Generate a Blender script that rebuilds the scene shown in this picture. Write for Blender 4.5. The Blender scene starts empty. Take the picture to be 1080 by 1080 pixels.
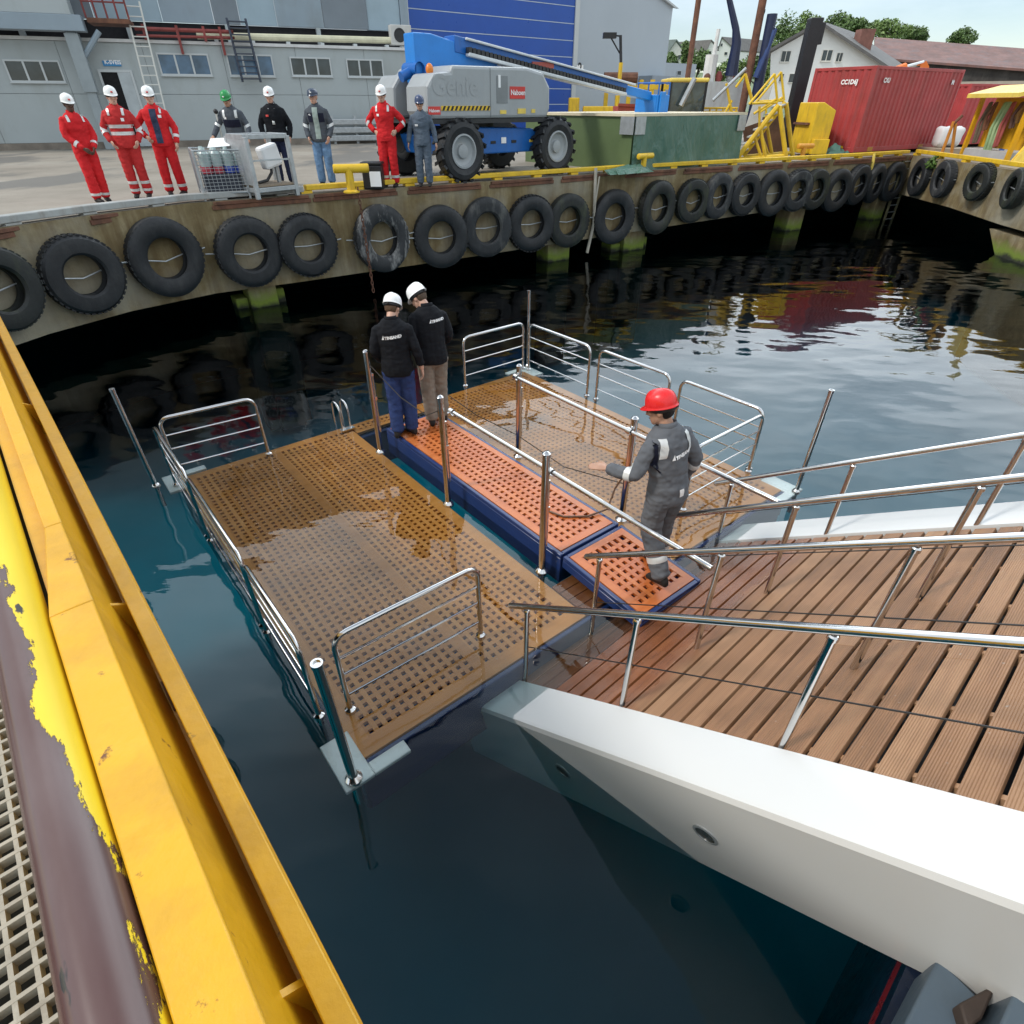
import bpy, bmesh, math, random
from mathutils import Vector as V, Matrix, noise, Euler
from mathutils.bvhtree import BVHTree
random.seed(7)
C = bpy.context.scene.collection
R = math.radians
# ---------------------------------------------------------------- camera model (photo is 1080 px square)
F, HC = 605.0, 3.8
PIT = math.atan2(430, 605); cP, sP = math.cos(PIT), math.sin(PIT)
def ray(u, v):
    a, b = u-540, v-540
    return V((a, F*cP-b*sP, -(F*sP+b*cP)))
def G(u, v, z=0.0):
    r = ray(u, v); t = (z-HC)/r.z
    return V((r.x*t, r.y*t, z))
def at(u, v, Y):
    r = ray(u, v); t = Y/r.y
    return V((r.x*t, Y, HC+r.z*t))
QZ = 2.2
# platform frame (b across, a towards the quay), ramp frame (s up the ramp, w across)
PO = V((-1.081, 2.314, 0)); PA = V((-.6293, .7772, 0)); PB = V((.7772, .6293, 0))
def PF(b, a, z=0.0): return PO+PB*b+PA*a+V((0, 0, z))
DO = V((.3138, 2.8985, 0)); DH = V((.6704, -.7420, 0)); DW = V((.7420, .6704, 0)); DT = .6644
def DF(s, w, h=0.0): return DO+DH*s+DW*w+V((0, 0, s*DT+h))

# ---------------------------------------------------------------- materials
MATS = {}
def node_mat(name):
    m = bpy.data.materials.new(name); m.use_nodes = True
    nt = m.node_tree; b = nt.nodes['Principled BSDF']
    return m, nt, b
def N(nt, typ, **kw):
    n = nt.nodes.new(typ)
    for k, v in kw.items():
        if k in n.inputs: n.inputs[k].default_value = v
        else: setattr(n, k, v)
    return n
def ramp(nt, src, stops):
    r = nt.nodes.new('ShaderNodeValToRGB'); e = r.color_ramp.elements
    while len(e) < len(stops): e.new(0.5)
    for i, (p, c) in enumerate(stops):
        e[i].position = p; e[i].color = (c[0], c[1], c[2], 1) if not isinstance(c, (int, float)) else (c, c, c, 1)
    nt.links.new(src, r.inputs[0]); return r.outputs[0]
def mixc(nt, fac, a, b, mode='MIX'):
    m = nt.nodes.new('ShaderNodeMix'); m.data_type = 'RGBA'; m.blend_type = mode
    def put(s, val):
        if hasattr(val, 'is_output'): nt.links.new(val, s)
        elif isinstance(val, (int, float)): s.default_value = val
        else: s.default_value = (*val, 1)
    put(m.inputs[0], fac); put(m.inputs[6], a); put(m.inputs[7], b)
    return m.outputs[2]
def math_n(nt, op, a, b=0.0, clamp=False):
    m = nt.nodes.new('ShaderNodeMath'); m.operation = op; m.use_clamp = clamp
    for i, x in enumerate((a, b)):
        if hasattr(x, 'is_output'): nt.links.new(x, m.inputs[i])
        else: m.inputs[i].default_value = x
    return m.outputs[0]
def coords(nt, kind='Object', scale=(1, 1, 1)):
    t = nt.nodes.new('ShaderNodeTexCoord'); mp = nt.nodes.new('ShaderNodeMapping')
    mp.inputs['Scale'].default_value = scale
    nt.links.new(t.outputs[kind], mp.inputs[0]); return mp.outputs[0]
def ntex(nt, vec, scale, detail=4, rough=.55):
    n = N(nt, 'ShaderNodeTexNoise', Scale=scale, Detail=detail, Roughness=rough)
    nt.links.new(vec, n.inputs['Vector']); return n.outputs['Fac']
def bump(nt, b, h, strength=.3, dist=.01):
    n = N(nt, 'ShaderNodeBump', Strength=strength, Distance=dist)
    nt.links.new(h, n.inputs['Height']); nt.links.new(n.outputs[0], b.inputs['Normal'])
def paint(name, col, rough=.45, var=.12, dirt=None, dirt_amt=.5, metal=0.0, scale=2.0, bmp=.05, rust=None, coat=0.0, rv=1.0):
    if name in MATS: return MATS[name]
    m, nt, b = node_mat(name)
    vec = coords(nt)
    n1 = ntex(nt, vec, scale, 6, .6)
    lo = tuple(c*(1-var) for c in col); hi = tuple(min(1, c*(1+var)) for c in col)
    c = ramp(nt, n1, [(.3, lo), (.7, hi)])
    if dirt:
        n2 = ntex(nt, coords(nt, 'Object', (1, 1, .35)), scale*1.7, 8, .65)
        f = ramp(nt, n2, [(.5, 0.0), (.72, dirt_amt)])
        c = mixc(nt, f, c, dirt)
    if rust:
        n3 = ntex(nt, vec, scale*4, 8, .7)
        f = ramp(nt, n3, [(rust[1], 0.0), (rust[1]+.04, 1.0)])
        c = mixc(nt, f, c, rust[0])
    nt.links.new(c, b.inputs['Base Color'])
    n4 = ntex(nt, vec, scale*6, 4)
    rr = ramp(nt, n4, [(.3, max(0, rough-.08*rv)), (.7, min(1, rough+.1*rv))]); nt.links.new(rr, b.inputs['Roughness'])
    b.inputs['Metallic'].default_value = metal
    if coat: b.inputs['Coat Weight'].default_value = coat
    if bmp: bump(nt, b, ntex(nt, vec, scale*14, 6), bmp*3, .01)
    MATS[name] = m; return m

STEEL = paint('polished_steel', (.62, .61, .6), .13, .06, metal=1.0, scale=3, bmp=.01)
GALV = paint('galvanised_steel', (.42, .44, .45), .45, .15, metal=.6, scale=8)
YEL = paint('yellow_paint', (.66, .345, .01), .42, .07, dirt=(.34, .17, .02), dirt_amt=.55, scale=1.6, rust=((.14, .05, .015), .635), bmp=.1)
YEL2 = paint('yellow_dock_paint', (.72, .46, .02), .5, .12, dirt=(.3, .16, .04), dirt_amt=.6, scale=2.2, rust=((.15, .05, .02), .68))
YEL3 = paint('pale_yellow_paint', (.74, .55, .10), .5, .12, dirt=(.4, .25, .08), dirt_amt=.5, scale=2)
NAVY = paint('navy_gelcoat', (.013, .032, .12), .25, .05, scale=1.2, bmp=0, rv=.2)
WHITE = paint('white_gelcoat', (.655, .66, .65), .3, .006, scale=.7, bmp=0, rv=.15)
WHITEPLATE = paint('white_plate', (.78, .8, .8), .3, .05)
RUBBER = paint('tyre_rubber', (.013, .0145, .017), .6, .3, dirt=(.05, .05, .05), dirt_amt=.5, scale=3, bmp=.12)
RUBBER2 = paint('scuffed_rubber', (.022, .024, .027), .62, .3, dirt=(.45, .44, .42), dirt_amt=.95, scale=2.2, bmp=.12)
RUSTY = paint('rusty_steel', (.13, .055, .032), .75, .45, dirt=(.22, .1, .05), dirt_amt=.8, scale=3, bmp=.15)
DARKM = paint('dark_metal', (.02, .021, .023), .5, .3)
BLACK = paint('black_plastic', (.012, .012, .013), .45, .2)
GREYP = paint('grey_kerb_paint', (.34, .35, .34), .65, .18, dirt=(.16, .12, .08), dirt_amt=.6, scale=2)
LIFTB = paint('lift_blue_paint', (.012, .12, .42), .35, .1, scale=2, dirt=(.05, .07, .1), dirt_amt=.3)
LIFTB2 = paint('bright_blue_paint', (.015, .2, .6), .35, .1, scale=2)
LIFTG = paint('lift_grey_plastic', (.33, .35, .36), .4, .05, scale=1.2, dirt=(.22, .22, .21), dirt_amt=.3)
REDC = paint('container_red', (.37, .045, .045), .5, .16, dirt=(.2, .045, .035), dirt_amt=.6, scale=1.1, rust=((.12, .05, .03), .7))
HIVIS = paint('reflective_silver', (.62, .63, .62), .35, .05, metal=.2)
TARP = None
def m_wall():
    m, nt, b = node_mat('quay_concrete'); vec = coords(nt)
    n = ntex(nt, vec, 1.6, 10, .65); n2 = ntex(nt, coords(nt, 'Object', (2.5, 2.5, .25)), 2.0, 8, .7)
    c = ramp(nt, n, [(.25, (.085, .062, .026)), (.5, (.215, .165, .08)), (.75, (.33, .275, .165))])
    f = ramp(nt, n2, [(.42, 0.0), (.62, .8)]); c = mixc(nt, f, c, (.13, .085, .035))
    n3 = ntex(nt, vec, .7, 4); f3 = ramp(nt, n3, [(.45, 0.0), (.65, .55)]); c = mixc(nt, f3, c, (.31, .3, .25))
    # algae near the waterline
    g = nt.nodes.new('ShaderNodeNewGeometry'); s = nt.nodes.new('ShaderNodeSeparateXYZ'); nt.links.new(g.outputs['Position'], s.inputs[0])
    h = math_n(nt, 'ADD', s.outputs[2], math_n(nt, 'MULTIPLY', math_n(nt, 'SUBTRACT', n, .5), .5))
    f4 = ramp(nt, h, [(.18, 1.0), (.42, 0.0)]); c = mixc(nt, f4, c, (.14, .19, .022))
    h2 = ramp(nt, h, [(.02, 1.0), (.14, 0.0)]); c = mixc(nt, h2, c, (.02, .022, .012))
    nt.links.new(c, b.inputs['Base Color']); b.inputs['Roughness'].default_value = .85
    bump(nt, b, ntex(nt, vec, 9, 10, .7), .6, .03); return m
CONC = m_wall()
def m_ground():
    m, nt, b = node_mat('quay_paving'); vec = coords(nt)
    n = ntex(nt, vec, .35, 8, .6); c = ramp(nt, n, [(.3, (.2, .175, .14)), (.55, (.29, .255, .21)), (.75, (.35, .32, .27))])
    n2 = ntex(nt, coords(nt, 'Object', (1, .45, 1)), .22, 6, .6); f = ramp(nt, n2, [(.52, 0.0), (.57, .8)]); c = mixc(nt, f, c, (.135, .13, .12))
    n3 = ntex(nt, vec, 5, 8, .7); f3 = ramp(nt, n3, [(.55, 0.0), (.75, .4)]); c = mixc(nt, f3, c, (.12, .09, .06))
    nt.links.new(c, b.inputs['Base Color']); b.inputs['Roughness'].default_value = .85
    bump(nt, b, ntex(nt, vec, 14, 8), .3, .02); return m
PAVING = m_ground()
def m_wood(name, cols, wet_z=None, grain_axis=0, grooves=None, rough=.5, gscale=1.0):
    """teak; a random tone for each board, long grain, wet and dark where the water reaches"""
    m, nt, b = node_mat(name)
    sc = [14, 14, 14]; sc[grain_axis] = 1.1
    vec = coords(nt, 'Object', tuple(sc)); n = ntex(nt, vec, 1.6*gscale, 8, .6)
    g = nt.nodes.new('ShaderNodeNewGeometry')
    mix = math_n(nt, 'ADD', math_n(nt, 'MULTIPLY', n, .62), math_n(nt, 'ADD', math_n(nt, 'MULTIPLY', g.outputs['Random Per Island'], .30), .16))
    c = ramp(nt, mix, [(.25, cols[0]), (.55, cols[1]), (.9, cols[2])])
    v2 = coords(nt); n2 = ntex(nt, v2, 1.3, 6, .6); f2 = ramp(nt, n2, [(.5, 0.0), (.7, .45)]); c = mixc(nt, f2, c, tuple(k*.55 for k in cols[0]))
    n5 = ntex(nt, v2, 22, 3, .5); f5 = ramp(nt, n5, [(.7, 0.0), (.76, .5)]); c = mixc(nt, f5, c, (.42, .38, .33))
    rsrc = ramp(nt, n, [(.2, rough-.1), (.8, rough+.15)])
    if wet_z is not None:
        s = nt.nodes.new('ShaderNodeSeparateXYZ'); nt.links.new(g.outputs['Position'], s.inputs[0])
        zz = math_n(nt, 'ADD', s.outputs[2], math_n(nt, 'MULTIPLY', math_n(nt, 'SUBTRACT', ntex(nt, v2, 2.2, 5), .5), .35))
        w = ramp(nt, zz, [(max(0.0, wet_z), 1.0), (wet_z+.16, 0.0)])
        c = mixc(nt, w, c, mixc(nt, .85, c, (.70, .40, .25), 'MULTIPLY'))
        rsrc = mixc(nt, w, rsrc, (.14, .14, .14))
    nt.links.new(c, b.inputs['Base Color']); nt.links.new(rsrc, b.inputs['Roughness'])
    h = n
    if grooves:
        sep = nt.nodes.new('ShaderNodeSeparateXYZ'); nt.links.new(coords(nt), sep.inputs[0])
        sn = math_n(nt, 'SINE', math_n(nt, 'MULTIPLY', sep.outputs[grooves[0]], grooves[1]))
        h = math_n(nt, 'ADD', math_n(nt, 'MULTIPLY', sn, .6), math_n(nt, 'MULTIPLY', n, .5))
    bump(nt, b, h, .5, .006); return m
GRATE = m_wood('teak_grating', ((.36, .125, .022), (.54, .215, .042), (.66, .29, .07)), None, 0, rough=.32)
GRATE2 = m_wood('teak_gangway', ((.33, .075, .016), (.46, .118, .028), (.57, .18, .05)), None, 0, rough=.3)
DECK = m_wood('deck_planks', ((.135, .066, .032), (.285, .145, .07), (.42, .24, .13)), .38, 0, grooves=(1, 500.0), rough=.55)
PIPE_SIGN = -1
def m_pipe():
    m, nt, b = node_mat('worn_yellow_pipe')
    t = nt.nodes.new('ShaderNodeTexCoord'); s = nt.nodes.new('ShaderNodeSeparateXYZ'); nt.links.new(t.outputs['Object'], s.inputs[0])
    mp = nt.nodes.new('ShaderNodeMapping'); mp.inputs['Scale'].default_value = (2.2, 7, 7); nt.links.new(t.outputs['Object'], mp.inputs[0])
    n = ntex(nt, mp.outputs[0], 1.3, 10, .72)
    mp2 = nt.nodes.new('ShaderNodeMapping'); mp2.inputs['Scale'].default_value = (.55, 1, 1); nt.links.new(t.outputs['Object'], mp2.inputs[0])
    nb = ntex(nt, mp2.outputs[0], 1.5, 2)
    # local y runs across the pipe: hands have rubbed its walkway side bare
    d = math_n(nt, 'ADD', math_n(nt, 'MULTIPLY', s.outputs[1], 9.0*PIPE_SIGN), math_n(nt, 'MULTIPLY', math_n(nt, 'SUBTRACT', n, .5), 1.5))
    d = math_n(nt, 'ADD', d, math_n(nt, 'MULTIPLY', math_n(nt, 'SUBTRACT', nb, .5), .8))
    d = math_n(nt, 'ADD', d, math_n(nt, 'MULTIPLY', s.outputs[0], .5))
    f = ramp(nt, d, [(.835, 0.0), (.85, 1.0)])
    edge = ramp(nt, d, [(.74, 0.0), (.83, 1.0), (.85, 0.0)])
    n3 = ntex(nt, mp.outputs[0], .8, 6)
    prim = ramp(nt, n3, [(.3, (.13, .042, .018)), (.48, (.085, .04, .035)), (.75, (.12, .075, .07))])
    yl = ramp(nt, n3, [(.3, (.70, .48, .012)), (.7, (.80, .58, .02))])
    c = mixc(nt, f, prim, yl); c = mixc(nt, math_n(nt, 'MULTIPLY', edge, .25), c, (.05, .03, .02))
    nb2 = ntex(nt, mp.outputs[0], 2.6, 4); fb = ramp(nt, nb2, [(.70, 0.0), (.72, 1.0)]); c = mixc(nt, fb, c, (.025, .022, .02))
    nt.links.new(c, b.inputs['Base Color'])
    rr = mixc(nt, f, (.2, .2, .2), (.4, .4, .4)); nt.links.new(rr, b.inputs['Roughness'])
    bump(nt, b, f, .6, .004); return m
PIPE = m_pipe()
def m_glass(name, col=(.02, .03, .04), rough=.05):
    m, nt, b = node_mat(name); vec = coords(nt); n = ntex(nt, vec, 1.5, 3)
    nt.links.new(ramp(nt, n, [(.3, tuple(c*.6 for c in col)), (.7, tuple(c*1.5 for c in col))]), b.inputs['Base Color'])
    b.inputs['Roughness'].default_value = rough; b.inputs['Specular IOR Level'].default_value = .8; return m
GLASS = m_glass('window_glass', (.03, .04, .05)); GLASSB = m_glass('sky_lit_glass', (.06, .12, .2), .15)
def m_cloth(name, col, rough=.85, var=.12):
    if name in MATS: return MATS[name]
    m, nt, b = node_mat(name); vec = coords(nt); n = ntex(nt, vec, 9, 6, .6)
    nt.links.new(ramp(nt, n, [(.3, tuple(c*(1-var) for c in col)), (.7, tuple(min(1, c*(1+var)) for c in col))]), b.inputs['Base Color'])
    b.inputs['Roughness'].default_value = rough; b.inputs['Sheen Weight'].default_value = .0; b.inputs['Specular IOR Level'].default_value = .25
    h = math_n(nt, 'ADD', ntex(nt, vec, 13, 5, .5), math_n(nt, 'MULTIPLY', ntex(nt, vec, 160, 2), .15))
    bump(nt, b, h, .5, .009); MATS[name] = m; return m
def m_skin(name, col):
    if name in MATS: return MATS[name]
    m, nt, b = node_mat(name); vec = coords(nt); n = ntex(nt, vec, 14, 5)
    nt.links.new(ramp(nt, n, [(.3, tuple(c*.85 for c in col)), (.7, tuple(min(1, c*1.12) for c in col))]), b.inputs['Base Color'])
    b.inputs['Roughness'].default_value = .5; b.inputs['Subsurface Weight'].default_value = .08
    b.inputs['Subsurface Radius'].default_value = (.01, .004, .002); MATS[name] = m; return m
def m_leaf(name, col):
    if name in MATS: return MATS[name]
    m, nt, b = node_mat(name)
    g = nt.nodes.new('ShaderNodeNewGeometry')
    n = ntex(nt, coords(nt), .5, 4)
    f = math_n(nt, 'ADD', math_n(nt, 'MULTIPLY', g.outputs['Random Per Island'], .5), math_n(nt, 'MULTIPLY', n, .5))
    nt.links.new(ramp(nt, f, [(.2, tuple(c*.55 for c in col)), (.5, col), (.85, tuple(min(1, c*1.7) for c in col))]), b.inputs['Base Color'])
    b.inputs['Roughness'].default_value = .6; MATS[name] = m; return m

# ---------------------------------------------------------------- mesh helpers
class MB:
    def __init__(s): s.v = []; s.f = []
    def add(s, vs, fs):
        o = len(s.v); s.v += [V(p) for p in vs]; s.f += [tuple(i+o for i in f) for f in fs]; return s
    def box(s, c, ex, ey, ez):
        """c centre, ex/ey/ez half-extent vectors"""
        c, ex, ey, ez = V(c), V(ex), V(ey), V(ez)
        vs = [c+ex*i+ey*j+ez*k for k in (-1, 1) for j in (-1, 1) for i in (-1, 1)]
        fs = [(0, 2, 3, 1), (4, 5, 7, 6), (0, 1, 5, 4), (2, 6, 7, 3), (0, 4, 6, 2), (1, 3, 7, 5)]
        if ex.cross(ey).dot(ez) < 0: fs = [tuple(reversed(f)) for f in fs]
        return s.add(vs, fs)
    def abox(s, x0, x1, y0, y1, z0, z1):
        return s.box(((x0+x1)/2, (y0+y1)/2, (z0+z1)/2), ((x1-x0)/2, 0, 0), (0, (y1-y0)/2, 0), (0, 0, (z1-z0)/2))
    def fbox(s, fr, x0, x1, y0, y1, z0, z1):
        """box in a frame fr(x,y,z)"""
        vs = [fr(x, y, z) for z in (z0, z1) for y in (y0, y1) for x in (x0, x1)]
        fs = [(0, 2, 3, 1), (4, 5, 7, 6), (0, 1, 5, 4), (2, 6, 7, 3), (0, 4, 6, 2), (1, 3, 7, 5)]
        a = V(vs[1])-V(vs[0]); b = V(vs[2])-V(vs[0]); c = V(vs[4])-V(vs[0])
        if a.cross(b).dot(c) < 0: fs = [tuple(reversed(f)) for f in fs]
        return s.add(vs, fs)
    def prism(s, base, top):
        """two matching outlines"""
        n = len(base); a = [V(p) for p in base]; t = [V(p) for p in top]
        nrm = sum(((a[i]).cross(a[(i+1) % n]) for i in range(n)), V((0, 0, 0)))
        fs = [tuple(reversed(range(n))), tuple(range(n, 2*n))]+[(i, (i+1) % n, n+(i+1) % n, n+i) for i in range(n)]
        if nrm.dot(t[0]-a[0]) < 0: fs = [tuple(reversed(f)) for f in fs]
        return s.add(a+t, fs)
    def tube(s, path, r, n=10, caps=True, closed=False):
        P = [V(p) for p in path]; m = len(P)
        rr = r if isinstance(r, (list, tuple)) else [r]*m
        tang = []
        for i in range(m):
            if closed: d = P[(i+1) % m]-P[i-1]
            else: d = P[min(i+1, m-1)]-P[max(i-1, 0)]
            tang.append(d.normalized() if d.length > 1e-9 else V((0, 0, 1)))
        up = V((0, 0, 1)) if abs(tang[0].z) < .9 else V((1, 0, 0))
        x = tang[0].cross(up).normalized(); o = len(s.v)
        for i in range(m):
            x = (x-tang[i]*x.dot(tang[i])).normalized(); y = tang[i].cross(x)
            q = rr[i]; qa, qb = q if isinstance(q, (tuple, list)) else (q, q)
            for k in range(n):
                t = 2*math.pi*k/n; s.v.append(P[i]+x*math.cos(t)*qa+y*math.sin(t)*qb)
        for i in range(m if closed else m-1):
            for k in range(n):
                a = o+i*n+k; b = o+i*n+(k+1) % n; i2 = (i+1) % m
                s.f.append((a, b, o+i2*n+(k+1) % n, o+i2*n+k))
        if caps and not closed:
            s.f.append(tuple(o+k for k in reversed(range(n)))); s.f.append(tuple(o+(m-1)*n+k for k in range(n)))
        return s
    def lathe(s, prof, c, ax=(0, 0, 1), n=24, sx=1.0):
        """prof: (radius, height) about axis ax"""
        ax = V(ax).normalized(); up = V((0, 0, 1)) if abs(ax.z) < .9 else V((1, 0, 0))
        x = ax.cross(up).normalized(); y = ax.cross(x); c = V(c); o = len(s.v); m = len(prof)
        for r, h in prof:
            for k in range(n):
                t = 2*math.pi*k/n; s.v.append(c+ax*h+(x*math.cos(t)+y*math.sin(t))*max(r, 1e-4))
        for i in range(m-1):
            for k in range(n):
                s.f.append((o+i*n+k, o+i*n+(k+1) % n, o+(i+1)*n+(k+1) % n, o+(i+1)*n+k))
        return s
    def ell(s, c, rx, ry, rz, n=14, m=9, rot=None):
        c = V(c); o = len(s.v)
        for i in range(m+1):
            p = -math.pi/2+math.pi*i/m
            for k in range(n):
                t = 2*math.pi*k/n; q = V((rx*math.cos(p)*math.cos(t), ry*math.cos(p)*math.sin(t), rz*math.sin(p)))
                if rot: q = rot @ q
                s.v.append(c+q)
        for i in range(m):
            for k in range(n): s.f.append((o+i*n+k, o+i*n+(k+1) % n, o+(i+1)*n+(k+1) % n, o+(i+1)*n+k))
        return s
    def mesh(s, name='m', org=None):
        me = bpy.data.meshes.new(name); off = V(org) if org else V((0, 0, 0))
        me.from_pydata([tuple(p-off) for p in s.v], [], s.f); me.validate(); me.update(); return me
    def build(s, name, mat, parent=None, org=None, smooth=35, bevel=0, weld=False, rot=None):
        """mesh coordinates are world; org becomes the object's origin; children keep world placement"""
        root = parent
        world_off = V((0, 0, 0))
        if parent is not None:
            p = parent
            while p is not None: world_off += V(p.location); p = p.parent
        else: world_off = V(org) if org else V((0, 0, 0))
        me = s.mesh(name, world_off)
        if weld:
            bm = bmesh.new(); bm.from_mesh(me); bmesh.ops.remove_doubles(bm, verts=bm.verts, dist=1e-4)
            bmesh.ops.recalc_face_normals(bm, faces=bm.faces); bm.to_mesh(me); bm.free()
        return link(name, me, mat, parent, None if parent else world_off, smooth, bevel)
def link(name, me, mat, parent=None, loc=None, smooth=35, bevel=0):
    o = bpy.data.objects.new(name, me); C.objects.link(o)
    if mat: me.materials.append(mat)
    if parent: o.parent = parent
    elif loc is not None: o.location = loc
    if smooth:
        me.shade_smooth(); me.set_sharp_from_angle(angle=R(smooth))
    if bevel:
        b = o.modifiers.new('edge', 'BEVEL'); b.width = bevel; b.segments = 2; b.limit_method = 'ANGLE'; b.angle_limit = R(40)
    return o
def thing(name, label, cat, loc=(0, 0, 0), group=None):
    o = bpy.data.objects.new(name, None); C.objects.link(o); o.location = V(loc); o.empty_display_size = .2
    return tag(o, label, cat, group)
def tag(o, label, cat, group=None):
    o['label'] = label; o['category'] = cat
    if group: o['group'] = group
    return o
def kind(o, k): o['kind'] = k; return o
def ftext(body, size, org, ex, ey, off=0.004, bold=0.0):
    """lettering as a mesh builder: org lower-left corner, ex reading direction, ey up"""
    cu = bpy.data.curves.new('lettering', 'FONT'); cu.body = body; cu.size = size; cu.resolution_u = 3; cu.offset = bold
    ob = bpy.data.objects.new('lettering', cu); C.objects.link(ob)
    dg = bpy.context.evaluated_depsgraph_get(); me = bpy.data.meshes.new_from_object(ob.evaluated_get(dg))
    bpy.data.objects.remove(ob); bpy.data.curves.remove(cu)
    ex, ey = V(ex).normalized(), V(ey).normalized(); nz = ex.cross(ey)
    mb = MB(); mb.add([V(org)+ex*v.co.x+ey*v.co.y+nz*off for v in me.vertices], [tuple(p.vertices) for p in me.polygons])
    bpy.data.meshes.remove(me); return mb
def lerp(a, b, t): return V(a)*(1-t)+V(b)*t
def lbuild(mb, name, mat, M, parent=None, smooth=35, bevel=0):
    """mesh given in the object's own frame, M places that frame in the world"""
    me = mb.mesh(name); o = link(name, me, mat, parent, None, smooth, bevel)
    off = V((0, 0, 0)); p = parent
    while p is not None: off += V(p.location); p = p.parent
    o.location = M.translation-off; o.rotation_euler = M.to_euler(); return o
def frameM(org, ex, ey, ez):
    m = Matrix((V(ex).normalized(), V(ey).normalized(), V(ez).normalized())).transposed().to_4x4(); m.translation = V(org); return m

# ---------------------------------------------------------------- camera, light, sky
cam = bpy.data.cameras.new('camera'); co = bpy.data.objects.new('camera', cam); C.objects.link(co)
co.location = (0, 0, HC); co.rotation_euler = (math.pi/2-PIT, 0, 0)
cam.sensor_width = 36; cam.lens = 36*F/1080; cam.clip_start = .05; cam.clip_end = 2000
sc = bpy.context.scene; sc.camera = co
sc.view_settings.view_transform = 'Standard'; sc.view_settings.look = 'None'; sc.view_settings.exposure = 0.06; sc.view_settings.gamma = 1
SAZ, SEL = 252.0, 47.0
sun = bpy.data.lights.new('sun', 'SUN'); so = bpy.data.objects.new('sun', sun); C.objects.link(so)
sun.energy = 2.2; sun.angle = R(9); sun.color = (1, .95, .88)
sd = V((math.sin(R(SAZ))*math.cos(R(SEL)), math.cos(R(SAZ))*math.cos(R(SEL)), math.sin(R(SEL))))
so.rotation_euler = (-sd).to_track_quat('-Z', 'Y').to_euler()
w = bpy.data.worlds.new('World'); sc.world = w; w.use_nodes = True; nt = w.node_tree
bg = nt.nodes['Background']; bg.inputs['Strength'].default_value = .12
sky = nt.nodes.new('ShaderNodeTexSky'); sky.sky_type = 'NISHITA'; sky.sun_disc = False
sky.sun_elevation = R(SEL); sky.sun_rotation = R(SAZ); sky.air_density = 1.0; sky.dust_density = .3; sky.ozone_density = 1.2
tc = nt.nodes.new('ShaderNodeTexCoord'); sp = nt.nodes.new('ShaderNodeSeparateXYZ'); nt.links.new(tc.outputs['Generated'], sp.inputs[0])
# clouds lie on a plane overhead: direction / (height + small constant)
dz = math_n(nt, 'ADD', math_n(nt, 'MAXIMUM', sp.outputs[2], 0.0), .16)
cb = nt.nodes.new('ShaderNodeCombineXYZ')
nt.links.new(math_n(nt, 'DIVIDE', sp.outputs[0], dz), cb.inputs[0]); nt.links.new(math_n(nt, 'DIVIDE', sp.outputs[1], dz), cb.inputs[1])
cn = ntex(nt, cb.outputs[0], 1.15, 9, .58); cn2 = ntex(nt, cb.outputs[0], .42, 3, .5)
cf = ramp(nt, math_n(nt, 'ADD', math_n(nt, 'MULTIPLY', cn, .6), math_n(nt, 'MULTIPLY', cn2, .4)), [(.32, .35), (.45, .85), (.6, 1.0)])
cc = ramp(nt, cn, [(.3, (7.2, 8.3, 9.2)), (.7, (10.8, 11.6, 12.2))])
# the tall clouds opposite the sun are lit full on; the sky overhead is clearer; thin veil low down
D0 = V((math.sin(R(12))*math.cos(R(33)), math.cos(R(12))*math.cos(R(33)), math.sin(R(33))))
vd = nt.nodes.new('ShaderNodeVectorMath'); vd.operation = 'DOT_PRODUCT'; nt.links.new(tc.outputs['Generated'], vd.inputs[0]); vd.inputs[1].default_value = D0
lit = ramp(nt, vd.outputs['Value'], [(.45, 0.0), (.9, 1.0)])
low = ramp(nt, sp.outputs[2], [(.12, 0.0), (.28, 1.0), (.66, 1.0), (.88, 0.0)])
gain = math_n(nt, 'ADD', math_n(nt, 'MULTIPLY', math_n(nt, 'MULTIPLY', lit, low), 1.75), 1.0)
cfe = ramp(nt, sp.outputs[2], [(.06, .12), (.22, 1.0), (.72, 1.0), (.95, .45)])
cc2 = nt.nodes.new('ShaderNodeVectorMath'); cc2.operation = 'SCALE'; nt.links.new(cc, cc2.inputs[0]); nt.links.new(gain, cc2.inputs['Scale'])
nt.links.new(mixc(nt, math_n(nt, 'MULTIPLY', cf, cfe), sky.outputs[0], cc2.outputs[0]), bg.inputs['Color'])

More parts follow.
